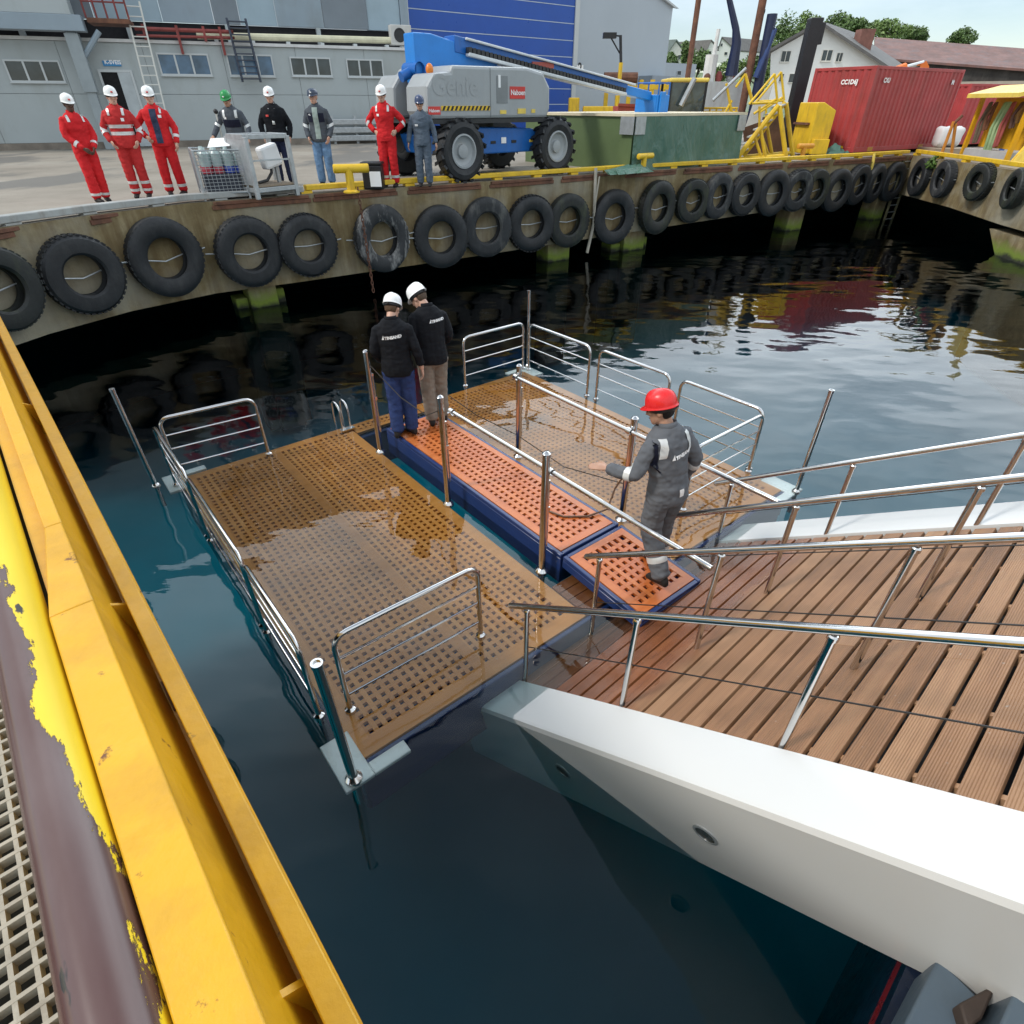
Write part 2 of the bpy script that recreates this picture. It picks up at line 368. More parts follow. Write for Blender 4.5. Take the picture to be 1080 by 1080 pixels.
# ---------------------------------------------------------------- water
WATER_N = 1.42
def m_water():
    m, nt, b = node_mat('harbour_water'); nt.nodes.remove(b); out = nt.nodes['Material Output']
    t = nt.nodes.new('ShaderNodeTexCoord')
    def nz(scale, sx, sy, rot, det=2, rough=.5):
        mp = nt.nodes.new('ShaderNodeMapping'); mp.inputs['Scale'].default_value = (sx, sy, 1); mp.inputs['Rotation'].default_value = (0, 0, R(rot))
        nt.links.new(t.outputs['Object'], mp.inputs[0]); return ntex(nt, mp.outputs[0], scale, det, rough)
    a = nz(.55, 1, 1.7, 25, 2); c = nz(1.9, 1, 2.0, -15, 3); d = nz(6.5, 1, 1.6, 40, 3)
    h = math_n(nt, 'ADD', math_n(nt, 'MULTIPLY', a, .04), math_n(nt, 'ADD', math_n(nt, 'MULTIPLY', c, .0027), math_n(nt, 'MULTIPLY', d, .0002)))
    bp = N(nt, 'ShaderNodeBump', Strength=1.0, Distance=1.0); nt.links.new(h, bp.inputs['Height'])
    fr = N(nt, 'ShaderNodeFresnel', IOR=WATER_N); nt.links.new(bp.outputs[0], fr.inputs['Normal'])
    gl = N(nt, 'ShaderNodeBsdfGlossy', Roughness=.012); nt.links.new(bp.outputs[0], gl.inputs['Normal'])
    tr = N(nt, 'ShaderNodeBsdfTransparent'); tr.inputs[0].default_value = (.93, .99, .98, 1)
    mx = nt.nodes.new('ShaderNodeMixShader'); nt.links.new(fr.outputs[0], mx.inputs[0]); nt.links.new(tr.outputs[0], mx.inputs[1]); nt.links.new(gl.outputs[0], mx.inputs[2])
    nt.links.new(mx.outputs[0], out.inputs['Surface'])
    va = N(nt, 'ShaderNodeVolumeAbsorption', Density=.55); va.inputs[0].default_value = (.02, .72, .76, 1); nt.links.new(va.outputs[0], out.inputs['Volume'])
    return m
wm = MB(); wm.abox(-320, 320, -160, 420, -3.6, 0)
kind(wm.build('water', m_water(), smooth=0), 'structure')
def m_bed():
    m, nt, b = node_mat('scatter_teal_bed'); n = ntex(nt, coords(nt), .35, 5)
    nt.links.new(ramp(nt, n, [(.3, (.12, .45, .53)), (.7, (.18, .57, .67))]), b.inputs['Base Color']); b.inputs['Roughness'].default_value = 1; return m  # teal bed colour stands in for light scattered back by the water
sb = MB(); sb.add([(-319, -159, -3.3), (319, -159, -3.3), (319, 419, -3.3), (-319, 419, -3.3)], [(0, 1, 2, 3)])
kind(sb.build('seabed', m_bed(), smooth=0), 'structure')

# ---------------------------------------------------------------- quay: paved ground, face, piles
edge_px = [(-70, 252), (0, 240), (100, 226), (200, 214), (300, 206.5), (400, 199), (500, 192), (600, 185), (700, 178.5), (800, 173), (900, 167.5), (962, 163.5)]
EDGE = [G(u, v, QZ) for u, v in edge_px]
RIGHT = [G(1020, 172, QZ), G(1080, 181, QZ)]
d_ = (RIGHT[1]-RIGHT[0]).normalized(); RIGHT.append(RIGHT[1]+d_*9)
FULL = EDGE+RIGHT
def xy(p, z): return V((p.x, p.y, z))
far = [V((300, 3, QZ)), V((300, 400, QZ)), V((-300, 400, QZ)), V((-300, 2, QZ))]
def fill(outline):
    bm = bmesh.new(); vs = [bm.verts.new(p) for p in outline]; f = bm.faces.new(vs); bmesh.ops.triangulate(bm, faces=[f])
    mb = MB(); bm.verts.index_update(); mb.add([v.co.copy() for v in bm.verts], [tuple(v.index for v in f.verts) for f in bm.faces]); bm.free(); return mb
gm = fill([xy(p, QZ) for p in reversed(far)][:1]+[xy(p, QZ) for p in FULL]+[xy(p, QZ) for p in far[:3]])
go = gm.build('ground', PAVING, smooth=0, weld=True); kind(go, 'structure')
if go.data.polygons[0].normal.z < 0: go.data.flip_normals()
def offs(poly, d):
    out = []
    for i, p in enumerate(poly):
        a = poly[max(i-1, 0)]; b = poly[min(i+1, len(poly)-1)]; t = (b-a); t.z = 0; t.normalize()
        out.append(p+V((-t.y, t.x, 0))*d)
    return out
# inland is to the left of the direction of travel
BOT = [.5, .5, .5, .46, .44, .44, .46, .5, .58, .72, .84, .88, .88, .8, .8]
fw = MB(); inn = offs(FULL, .55)
for i in range(len(FULL)-1):
    a, b, c, d = FULL[i], FULL[i+1], inn[i+1], inn[i]
    fw.prism([xy(a, BOT[i]), xy(b, BOT[i+1]), xy(c, BOT[i+1]), xy(d, BOT[i])], [xy(p, QZ-.004) for p in (a, b, c, d)])
qw = tag(fw.build('quay_wall', CONC, weld=True, smooth=0), 'long stained concrete quay wall hung with black tyres', 'quay wall')
# slab soffit and the dark rear wall of the void below the quay
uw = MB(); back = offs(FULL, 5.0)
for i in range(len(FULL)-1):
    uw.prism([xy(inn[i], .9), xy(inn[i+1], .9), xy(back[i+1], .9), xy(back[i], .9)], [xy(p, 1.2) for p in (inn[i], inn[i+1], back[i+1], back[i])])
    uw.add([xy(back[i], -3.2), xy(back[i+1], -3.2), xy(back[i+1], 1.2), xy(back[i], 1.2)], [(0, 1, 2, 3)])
DARKC = paint('shade_dark_concrete', (.022, .024, .02), .9, .4)  # near-black base colour paints in the shade under quay and pier
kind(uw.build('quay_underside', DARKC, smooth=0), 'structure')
def wallpt(u, v, off=0.0, poly=None):
    """where the sight line through (u,v) meets the quay face"""
    poly = poly or offs(FULL, -off); r = ray(u, v); best = None
    for i in range(len(poly)-1):
        a, b = poly[i], poly[i+1]; e = b-a
        den = r.x*e.y-r.y*e.x
        if abs(den) < 1e-9: continue
        t = (a.x*e.y-a.y*e.x)/den
        s = ((r.x*t-a.x)*e.x+(r.y*t-a.y)*e.y)/(e.x**2+e.y**2)
        if t > 0 and -0.001 <= s <= 1.001 and (best is None or t < best[0]):
            tt = V((e.x, e.y, 0)).normalized(); best = (t, V((r.x*t, r.y*t, HC+r.z*t)), tt)
    return best[1], best[2], V((best[2].y, -best[2].x, 0))      # point, along, outward
def pile(px, wd, label, zt=.86, cap=False):
    p, t, n = wallpt(*px); c = p-n*.38
    mb = MB()
    def fr(x, y, z): return V((c.x, c.y, 0))+t*x-n*y+V((0, 0, z))
    mb.fbox(fr, -wd/2, wd/2, -.3, .3, -3.1, zt)
    if cap: mb.fbox(fr, -wd*.95, -wd/2-.01, -.15, .35, -3.1, .22); mb.fbox(fr, wd/2+.01, wd*.85, -.1, .35, -3.1, .3)
    tag(mb.build('quay_pile', CONC, org=V((c.x, c.y, 0)), bevel=.03, smooth=0), label, 'pile', 'concrete piles under the quay')
pile((275, 295), .62, 'broad algae stained concrete pile below the second and third tyres', cap=True)
pile((592, 250), .8, 'short concrete pile in shadow under the middle of the quay')
pile((672, 245), .85, 'algae streaked concrete pile under the quay right of the hanging rope', cap=True)
pile((846, 214), .8, 'concrete pile with bright green algae under the red container')
pile((935, 205), .7, 'dark concrete pile beside the quay ladder')

# right-hand quay: angled buttress at the frame edge
p, t, n = wallpt(1072, 215)
bt = MB(); q = RIGHT[1]
def fr_b(x, y, z): return V((q.x, q.y, 0))+d_*x-V((d_.y, -d_.x, 0))*y+V((0, 0, z))
bt.prism([fr_b(-.5, .05, .615), fr_b(9, .05, .615), fr_b(9, .05, -3.2), fr_b(.55, .05, -3.2), fr_b(.4, .05, -.1)], [fr_b(-.5, 1.2, .615), fr_b(9, 1.2, .615), fr_b(9, 1.2, -3.2), fr_b(.55, 1.2, -3.2), fr_b(.4, 1.2, -.1)])
tag(bt.build('quay_buttress', CONC, smooth=0), 'concrete buttress with green algae at the right end of the quay', 'buttress')

# kerb beam along the edge: grey on the left, yellow further on
def along(poly, ds):
    """points every ds metres"""
    out = []; carry = 0.0
    for i in range(len(poly)-1):
        L = (poly[i+1]-poly[i]).length; t = (poly[i+1]-poly[i]).normalized(); s = carry
        while s < L: out.append((poly[i]+t*s, t)); s += ds
        carry = s-L
    return out
def kerb(name, pts, mat, label, hz=.035, hh=.11, wd=.2, gap=1.25, ch=True):
    root = thing(name, label, 'kerb', pts[0])
    a, b = offs(pts, .04), offs(pts, .04+wd); mb = MB()
    for i in range(len(pts)-1):
        mb.prism([xy(a[i], QZ+hz), xy(a[i+1], QZ+hz), xy(b[i+1], QZ+hz), xy(b[i], QZ+hz)], [xy(p, QZ+hz+hh) for p in (a[i], a[i+1], b[i+1], b[i])])
    mb.build('beam', mat, root, weld=True, bevel=.015, smooth=0)
    for p, t in along(offs(pts, .14), gap):
        k = MB(); n = V((-t.y, t.x, 0)); k.box(V((p.x, p.y, QZ+hz/2-.002)), t*.12, n*.088, (0, 0, hz/2-.003)); k.build('block', mat, root, smooth=0)
    if ch:
        for p, t in along(offs(pts, -.002), 2.3):
            k = MB(); n = V((-t.y, t.x, 0)); c = V((p.x, p.y, QZ-.045))+t*1.1
            k.box(c, t*.98, n*.05, (0, 0, .03)); k.box(c+n*.02-V((0, 0, .075)), t*1.02, n*.05, (0, 0, .04)); k.build('edge_timber', RUSTY, root, smooth=0, bevel=.006)
K0 = [G(u, v, QZ) for u, v in [(-70, 252), (0, 240), (100, 226), (200, 214), (300, 206.5), (322, 204.8)]]
K1 = [G(u, v, QZ) for u, v in [(325, 204.6), (400, 199), (500, 192), (600, 185), (700, 178.5), (800, 173), (900, 167.5), (960, 163.7)]]
kerb('kerb_beam', K0, GREYP, 'grey painted steel kerb beam along the left part of the quay edge')
kerb('kerb_beam', K1, YEL2, 'yellow painted kerb beam running from the bollard to the quay corner', hz=.06, hh=.10)
K2 = [G(963, 163.9, QZ)]+RIGHT
kerb('kerb_beam', K2, YEL2, 'bright yellow kerb pipe along the right hand quay below the tool rack', hz=.08, hh=.12, wd=.14, gap=1.6, ch=False)

# tyres on the quay face
TY = [(-2, 305, 42, 'tyre fender cut off by the left frame edge above the yellow beam'),
(88, 290, 39, 'large tyre fender below the left red coverall man, second from the left'),
(175, 272, 37.5, 'large tyre fender below the two middle red coverall men'),
(263, 266, 34, 'tyre fender on the wall below the mesh cage, above the broad algae pile'),
(325, 259, 30.5, 'tyre fender below the white helmet man in black sweater'),
(403, 252, 31, 'tyre fender with white scuffed tread below the yellow bollard'),
(465, 250, 29.5, 'tyre fender right of the white scuffed tyre, below the grey coverall man'),
(513, 240, 27.5, 'tyre fender with greyed rim below the lift\'s front left wheel'),
(560, 236, 27, 'tyre fender first of the close pair left of the hanging rope'),
(599, 233, 25, 'tyre fender touching the left side of the hanging rope'),
(647, 229, 25, 'tyre fender alone just right of the hanging rope'),
(693, 219, 25, 'tyre fender below the small yellow bollard by the green tarpaulin'),
(730, 212, 20.5, 'smaller tyre fender left one of the touching pair below the tarpaulin'),
(757, 207, 20.5, 'frayed tyre fender right one of the touching pair below the tarpaulin'),
(785, 205, 20, 'tyre fender below the right end of the green tarpaulin'),
(815, 204, 20.5, 'tyre fender below the yellow stair frame, left of three close together'),
(840, 201, 19.5, 'tyre fender middle of three close together below the yellow cabinet'),
(859, 200, 18.5, 'tyre fender right of three close together below the yellow cabinet'),
(882, 201, 19, 'torn sagging tyre fender below the red container\'s near corner'),
(904, 195, 18.5, 'tyre fender right of the torn one below the red container'),
(922, 193.5, 17.5, 'tyre fender with yellow rope end hanging above it'),
(941, 192, 17.5, 'tyre fender close on the left of the quay ladder'),
(970, 187, 17, 'tyre fender in the quay corner right of the ladder'),
(995, 189, 17, 'tyre fender below the green tuft, left on the right hand quay'),
(1033, 192, 17.5, 'tyre fender middle of three on the right hand quay'),
(1071, 199, 18.5, 'tyre fender cut off by the right frame edge')]
RUBS = [RUBBER, paint('tyre_rubber_grey', (.022, .024, .027), .7, .3, dirt=(.12, .12, .11), dirt_amt=.8, scale=2.5, bmp=.12), paint('tyre_rubber_mossy', (.014, .016, .015), .6, .3, dirt=(.055, .065, .03), dirt_amt=.8, scale=2, bmp=.12)]
def tyre(u, v, hh, label, mat, seed):
    rnd = random.Random(seed)
    if mat is RUBBER: mat = RUBS[rnd.choice([0, 0, 1, 2])]
    p, t, n = wallpt(u, v, .16); zc = p.y*cP-(p.z-HC)*sP; ro = hh*zc/F*.99
    wdt = .13+.02*rnd.random(); ri = ro*.52
    prof = [(ri, -wdt*.75), (ri*1.12, -wdt), (ro*.80, -wdt*1.08), (ro*.93, -wdt*.95), (ro, -wdt*.6), (ro*1.005, 0), (ro, wdt*.6), (ro*.93, wdt*.95), (ro*.8, wdt*1.08), (ri*1.12, wdt), (ri, wdt*.75), (ri*1.04, wdt*.4), (ro*.82, wdt*.3), (ro*.84, -wdt*.3), (ri*1.04, -wdt*.4), (ri, -wdt*.75)]
    ax = (n+V((0, 0, .06*(rnd.random()-.5)))+t*.3*(rnd.random()-.5)).normalized()
    root = thing('tyre_fender', 'black '+label, 'tyre', p, 'tyre fenders along the quay')
    mb = MB(); mb.lathe(prof, p, ax, 44)
    sq = 1+.09*(rnd.random()-.3)
    for q in mb.v: q.z = p.z+(q.z-p.z)*sq
    # tread lugs
    x = ax.cross(V((0, 0, 1))).normalized(); y = x.cross(ax)
    for k in range(40):
        a = 2*math.pi*k/40
        for s_ in (-1, 1):
            rd = x*math.cos(a+s_*.04)+y*math.sin(a+s_*.04); tg = -x*math.sin(a)+y*math.cos(a)
            mb.box(p+rd*(ro+.002)+ax*(s_*wdt*.42), tg*ro*.05, ax*wdt*.3, rd*.012)
    mb.build('casing', mat, root)
    # chain or rope crossing the hole
    r_ = MB(); w0, _, _ = p-n*.05, 0, 0
    sag = .02+.06*rnd.random()
    r_.tube([w0-t*ro*1.25+V((0, 0, .05)), w0-t*ro*.5, w0-V((0, 0, sag)), w0+t*ro*.5, w0+t*ro*1.25+V((0, 0, .05))], .014, 6); r_.build('hanging_rope', GALV, root)
for i, (u, v, hh, lb) in enumerate(TY): tyre(u, v, hh, lb, RUBBER2 if i in (5,) else RUBBER, i)

# chain, ropes and ladder on the quay face
p, t, n = wallpt(377, 200, .36); ch = MB()
for k in range(26):
    c = p+n*(.03+.004*k)+V((0, 0, -.085*k)); e = t if k % 2 else n
    ch.tube([c+e*.028*math.cos(a)+V((0, 0, .058*math.sin(a))) for a in [i*math.pi/5 for i in range(10)]], .011, 5, closed=True)
tag(ch.build('rusty_chain', RUSTY, org=p), 'rusty chain hanging from the yellow bollard down to the water', 'chain')
p, t, n = wallpt(627, 190, .05); rp = MB()
rp.tube([p+n*.02+V((0, 0, .3)), p+n*.06+V((0, 0, -.3)), p+n*.05+t*.05+V((0, 0, -1.1)), p+n*.02-t*.1+V((0, 0, -1.9))], .045, 8)
rp.tube([p+n*.09+t*.1+V((0, 0, .1)), p+n*.1+t*.02+V((0, 0, -.5)), p+n*.1+V((0, 0, -.9))], .022, 6)
tag(rp.build('mooring_rope', paint('old_rope', (.4, .37, .31), .9, .2), org=p), 'grey frayed rope hanging down the quay face between two tyres', 'rope')
lad = thing('quay_ladder', 'steel ladder set in the quay face by the corner', 'ladder', wallpt(955, 175, .12)[0])
p0 = wallpt(957, 172, .10)[0]; p1 = wallpt(945, 222, .10)[0]; _, t, n = wallpt(950, 190)
ALG = paint('mossy_timber', (.11, .095, .05), .9, .3)
for s_ in (-.28, .28):
    m = MB(); m.tube([p0+t*s_+V((0, 0, .1)), V((p0.x, p0.y, -.4))+t*s_], .05, 8); m.build('rail', ALG, lad)
for k in range(9):
    m = MB(); z = QZ-.2-.25*k; m.tube([V((p0.x, p0.y, z))-t*.28, V((p0.x, p0.y, z))+t*.28], .022, 6); m.build('rung', GALV, lad)
p, t, n = wallpt(921, 166, .06); rp = MB(); rp.tube([p+V((0, 0, .12)), p+n*.05+V((0, 0, -.15)), p+n*.03+t*.05+V((0, 0, -.45))], .05, 7)
tag(rp.build('yellow_rope', YEL3, org=p), 'short yellow rope end hanging over the quay edge', 'rope')
def leaves(c, rx, ry, rz, n, size, seed, clumps=9):
    """leaf faces gathered in uneven clumps"""
    rnd = random.Random(seed); mb = MB(); cl = []
    for _ in range(clumps):
        while True:
            q = V((rnd.uniform(-1, 1), rnd.uniform(-1, 1), rnd.uniform(-1, 1)))
            if q.length < 1: break
        cl.append((V((q.x*rx*.8, q.y*ry*.8, q.z*rz*.8)), rnd.uniform(.28, .5)))
    for i in range(n):
        cc, cr = cl[rnd.randrange(clumps)]
        d = V((rnd.gauss(0, 1), rnd.gauss(0, 1), rnd.gauss(0, 1))).normalized()*(rnd.random()**.45)
        p = V(c)+cc+V((d.x*rx*cr, d.y*ry*cr, d.z*rz*cr)); s_ = size*rnd.uniform(.6, 1.4)
        a = V((rnd.gauss(0, 1), rnd.gauss(0, 1), rnd.gauss(0, .7))).normalized(); b = a.cross(V((rnd.gauss(0, 1), rnd.gauss(0, 1), rnd.gauss(0, 1)))).normalized()
        mb.add([p-a*s_, p+b*s_*.5, p+a*s_, p-b*s_*.5], [(0, 1, 2, 3)])
    return mb
p, t, n = wallpt(985, 171, .1)
tag(leaves(p, .3, .3, .3, 260, .07, 3).build('green_weed', m_leaf('weed_leaf', (.07, .13, .02)), org=p, smooth=0), 'small green weed growing out of the quay corner', 'plant')

# ---------------------------------------------------------------- swim platform in the water
ZP = -.022                                   # top of the gratings, just awash
plat = thing('swim_platform', 'large awash teak grating platform with navy edges floating in the harbour', 'platform', PF(2.8, 2.4, 0))
PM = frameM(PF(0, 0, 0), PB, PA, (0, 0, 1))
def grating(b0, b1, a0, a1, z, border=.11, pitch=.078, slat=.040, th=.035, panels=()):
    mb = MB(); R4 = [(b0, b1, a0, a0+border), (b0, b1, a1-border, a1), (b0, b0+border, a0+border, a1-border), (b1-border, b1, a0+border, a1-border)]
    for x0, x1, y0, y1 in R4: mb.abox(x0, x1, y0, y1, z-th, z)
    xs, ys = b0+border, a0+border; nx = max(1, round((b1-border-xs)/pitch)); ny = max(1, round((a1-border-ys)/pitch))
    px, py = (b1-border-xs)/nx, (a1-border-ys)/ny
    for i in range(nx):
        x = xs+px*(i+.5)
        if i < nx-1 or True:
            if (i % 14 == 13): mb.abox(x-slat, x+slat, ys, a1-border, z-th, z-.0005)
        mb.abox(xs+px*i-slat/2 if i else xs, xs+px*i+slat/2, ys, a1-border, z-th, z-.001)
    for j in range(ny):
        y = ys+py*j
        mb.abox(xs, b1-border, y-slat/2 if j else ys, y+slat/2, z-th-.0, z-.003)
    return mb
def tray(b0, b1, a0, a1, z0, z1, e=.05):
    mb = MB(); mb.abox(b0-e, b1+e, a0-e, a1+e, z0, z1); return mb
E1 = .0
lp = (0.0, 2.26, 0.0, 4.88); rp_ = (3.5, 5.63, 0.0, 4.88); bp_ = (2.28, 3.49, 4.6, 4.88); fp_ = (2.28, 3.49, 0.0, .5)
for nm, (b0, b1, a0, a1), bd in (('l', lp, .13), ('r', rp_, .13), ('b', bp_, .07)):
    lbuild(grating(b0, b1, a0, a1, ZP, bd), 'grating', GRATE, PM, plat, smooth=0)
    lbuild(tray(b0, b1, a0, a1, -.62, ZP-.06, .045), 'pontoon', NAVY, PM, plat, bevel=.03)
sol = MB()
for i in range(4): sol.abox(fp_[0], fp_[1], .01+.12*i, .12*(i+1), ZP-.05, ZP)
lbuild(sol, 'sill_boards', DECK, PM, plat, smooth=0)
lip = MB(); lip.abox(-.04, 5.67, -.052, -.004, -.4, ZP-.012); lbuild(lip, 'front_lip', NAVY, PM, plat, bevel=.012)
for b, a in ((-.02, -.02), (5.65, -.02), (-.02, 4.9), (5.65, 4.9)):
    sb_, sa = (-1 if b < 2 else 1), (-1 if a < 2 else 1)
    m = MB(); m.abox(*sorted((b-sb_*.05, b+sb_*.17)), *sorted((a-sa*.3, a+sa*.14)), ZP-.03, ZP+.006); m.abox(*sorted((b-sb_*.34, b-sb_*.051)), *sorted((a+sa*.03, a+sa*.14)), ZP-.03, ZP+.006)
    lbuild(m, 'corner_plate', WHITEPLATE, PM, plat, bevel=.008)
def post(b, a, h, r, label, name, cap=True, clamp=False, grp=None, lean=0.0):
    root = thing(name, label, 'pole', PF(b, a, 0), grp)
    m = MB(); top = PF(b, a, h)+PB*lean; m.tube([PF(b, a, -.3), top], r, 16); m.build('pole', STEEL, root)
    if cap:
        m = MB(); m.lathe([(0, .028), (r*.6, .022), (r*1.12, .004), (r*1.12, -.02), (r*1.0, -.02)], top, n=16); m.build('cap', STEEL, root)
    else:
        m = MB(); m.lathe([(r*1.15, -.02), (r*1.15, .012), (r*.75, .012), (r*.72, -.05), (0, -.05)], top, n=16); m.build('cap', STEEL, root)
    if clamp:
        m = MB(); m.tube([PF(b+.045, a, .28), PF(b+.045, a, h-.3)], .011, 8)
        m.box(PF(b+.03, a, h*.55), PB*.03, PA*.014, V((0, 0, .02))); m.box(PF(b+.03, a, h-.3), PB*.025, PA*.012, V((0, 0, .015))); m.build('latch_rod', STEEL, root)
    m = MB(); m.lathe([(r*1.05, .03), (r*1.6, .012), (r*1.9, 0), (r*1.9, -.03)], PF(b, a, .005), n=16); m.build('foot_flange', STEEL, root)
g_ = 'stainless guide posts beside the gangway'
post(2.26, 3.88, 1.37, .033, 'polished steel post left of the two men in black sweaters', 'guide_post', clamp=True, grp=g_)
post(2.28, 2.28, 1.33, .033, 'polished steel post in front of the right black sweater man\'s feet', 'guide_post', clamp=True, grp=g_)
post(2.35, .71, 1.33, .036, 'polished steel post where the two gangway sections meet, nearest the camera', 'guide_post', clamp=True, grp=g_)
post(3.62, 2.62, 1.24, .033, 'polished steel post in the middle of the right grating by the long rail', 'guide_post', clamp=True, grp=g_)
post(3.62, .80, 1.24, .036, 'polished steel post just left of the red helmet man\'s head', 'guide_post', clamp=True, grp=g_)
post(3.50, 4.25, 1.0, .03, 'polished steel post mostly hidden behind the right black sweater man\'s legs', 'guide_post', grp=g_)
g_ = 'slim corner poles of the swim platform'
post(-.28, 4.86, 1.25, .026, 'slim steel pole in the water at the platform\'s left back corner', 'corner_pole', False, grp=g_, lean=-.03)
post(-.10, -.10, 1.2, .032, 'dark hollow ended pole at the platform\'s front corner nearest the camera', 'corner_pole', False, grp=g_, lean=-.02)
post(5.80, 5.00, 1.28, .026, 'slim upright steel pole at the platform\'s far back corner', 'corner_pole', False, grp=g_)
post(5.68, -.14, 1.28, .026, 'slim pole leaning outward at the platform\'s right front corner', 'corner_pole', False, grp=g_, lean=.03)
def panel(b0, a0, b1, a1, label, h=.8, legs=(.0, .0)):
    root = thing('guard_rail', label, 'railing', PF((b0+b1)/2, (a0+a1)/2, 0), 'stainless guard rails around the swim platform')
    p0, p1 = PF(b0, a0, 0), PF(b1, a1, 0); d = (p1-p0).normalized(); L = (p1-p0).length; Z = V((0, 0, 1)); rc = .11
    path = [p0-Z*.1, p0+Z*(h-rc)]+[p0+d*(rc-rc*math.cos(a))+Z*(h-rc+rc*math.sin(a)) for a in (.39, .79, 1.18, 1.57)]
    path += [p1-d*(rc-rc*math.sin(a))+Z*(h-rc+rc*math.cos(a)) for a in (0, .39, .79, 1.18, 1.57)]+[p1-Z*.1]
    m = MB(); m.tube(path, .021, 12); m.build('hoop', STEEL, root)
    for k in (.17, .40, .58):
        m = MB(); m.tube([p0+Z*k, p1+Z*k], .0095, 8); m.build('rail_bar', STEEL, root)
    for q in (p0, p1):
        m = MB(); m.lathe([(.022, .03), (.042, .012), (.045, -.03)], q, n=14); m.build('foot_flange', STEEL, root)
panel(.13, .42, 1.36, .40, 'four bar steel guard rail across the platform\'s near left end')
panel(-.08, .52, -.08, 1.62, 'steel guard rail on the platform\'s left side nearest the camera')
panel(-.08, 1.72, -.08, 3.3, 'middle steel guard rail on the platform\'s left side seen nearly edge on')
panel(-.08, 3.4, -.08, 4.72, 'steel guard rail on the platform\'s left side at its far end')
panel(.0, 4.86, 1.07, 4.76, 'steel guard rail across the platform\'s back left end over dark water')
panel(4.42, 4.97, 5.66, 4.97, 'steel guard rail across the platform\'s back right end')
panel(5.70, 4.86, 5.70, 3.42, 'steel guard rail on the right side farthest from the camera')
panel(5.72, 3.24, 5.72, 1.92, 'middle steel guard rail on the platform\'s right side')
panel(5.72, 1.74, 5.72, .52, 'steel guard rail on the right side behind the red helmet')
panel(4.31, .48, 5.64, .48, 'steel guard rail across the platform\'s near right end')
sl = thing('swim_ladder_handle', 'bent chrome grab handle at the platform\'s back edge', 'handle', PF(2.2, 4.8, 0)); m = MB()
for s_ in (0, .1):
    b = 2.13+s_*1.2
    m.tube([PF(b, 4.74, -.05), PF(b, 4.74, .30), PF(b, 4.77, .36), PF(b, 4.83, .39), PF(b, 4.92, .39), PF(b, 4.98, .35), PF(b, 5.0, .2), PF(b, 4.99, -.25)], .014, 10)
m.build('grab_rail', STEEL, sl); m = MB(); m.abox(0, 0, 0, 0, 0, 0); m = MB(); m.box(PF(2.2, 4.74, .012), PB*.1, PA*.04, V((0, 0, .012))); m.build('foot_flange', STEEL, sl)

# raised gangway in two sections
def gang_section(label, b0, b1, a0, a1, z0, z1, nx, dep):
    """z0 at a0, z1 at a1"""
    sl_ = math.atan2(z1-z0, a1-a0); ey = (PA*math.cos(sl_)+V((0, 0, math.sin(sl_)))); ez = PB.cross(ey)
    M = frameM(PF(b0, a0, z0), PB, ey, ez); L = (a1-a0)/math.cos(sl_); W_ = b1-b0
    root = thing('gangway', label, 'gangway', PF((b0+b1)/2, (a0+a1)/2, 0), 'raised gangway sections')
    e = .045; m = MB()
    m.abox(0, W_, 0, L, -dep, -.05)
    m.abox(0, e, 0, L, -.049, 0); m.abox(W_-e, W_, 0, L, -.049, 0); m.abox(e+.001, W_-e-.001, 0, e, -.049, 0); m.abox(e+.001, W_-e-.001, L-e, L, -.049, 0)
    lbuild(m, 'navy_frame', NAVY, M, root, bevel=.008)
    lbuild(grating(e+.003, W_-e-.003, e+.003, L-e-.003, .006, .075, .084, .043, .03), 'grating', GRATE2, M, root, smooth=0)
    return root
gang_section('long raised gangway with orange teak grating and navy sides under the two men', 2.47, 3.31, .58, 4.06, .21, .205, 11, .36)
gang_section('short sloping gangway section with teak grating under the red helmet man', 2.48, 3.32, -.46, .555, .14, .205, 11, .14)
def handrail(b, a0, a1, z0, z1, label, brackets):
    root = thing('long_handrail', label, 'handrail', PF(b, (a0+a1)/2, z0), 'long loose ended handrails beside the gangway')
    m = MB(); m.tube([PF(b, a0, z0), PF(b, a1, z1)], .022, 14); m.build('rail', STEEL, root)
    for a in brackets:
        t_ = (a-a0)/(a1-a0); z = z0+(z1-z0)*t_; q = PF(b, a, z); s_ = -1 if b < 3 else 1
        m = MB(); m.tube([q, q+PB*.06*s_*(1)], .012, 8); m.lathe([(.034, -.03), (.034, .03)], q, PA, 14); m.build('bracket', STEEL, root)

# ---------------------------------------------------------------- sloping stern ramp with white side arms
ramp_t = thing('stern_ramp', 'sloping plank boarding ramp with white side arms rising from the water', 'ramp', DF(1, 1.4))
c33 = 1/math.sqrt(1+DT*DT); DS = V((DH.x*c33, DH.y*c33, DT*c33)); DN = V((-DH.x*DT*c33, -DH.y*DT*c33, c33))
DM = frameM(DF(0, 0, 0), DW, DS*-1, DN)             # local x across, -y up the slope, z normal
if DW.cross(DS*-1).dot(DN) < 0: DM = frameM(DF(0, 0, 0), DW, DS, DN); SY = 1
else: SY = -1
pk = MB(); rnd = random.Random(11); y = -.75; bw, gp = .130, .026; spac = []
while y < 4.6:
    x0, x1 = .012, 2.83
    cuts = [x0]+([rnd.uniform(.7, 2.2)] if rnd.random() < .35 else [])+[x1]
    for i in range(len(cuts)-1):
        dz_ = rnd.uniform(-.0015, .0015)
        ya, yb = sorted((SY*(y), SY*(y+bw)))
        pk.abox(cuts[i]+(.002 if i else 0), cuts[i+1]-.002, ya, yb, -.028+dz_, dz_)
    y += bw+gp
lbuild(pk, 'deck_planking', DECK, DM, ramp_t, smooth=0, bevel=.003)
bs = MB()
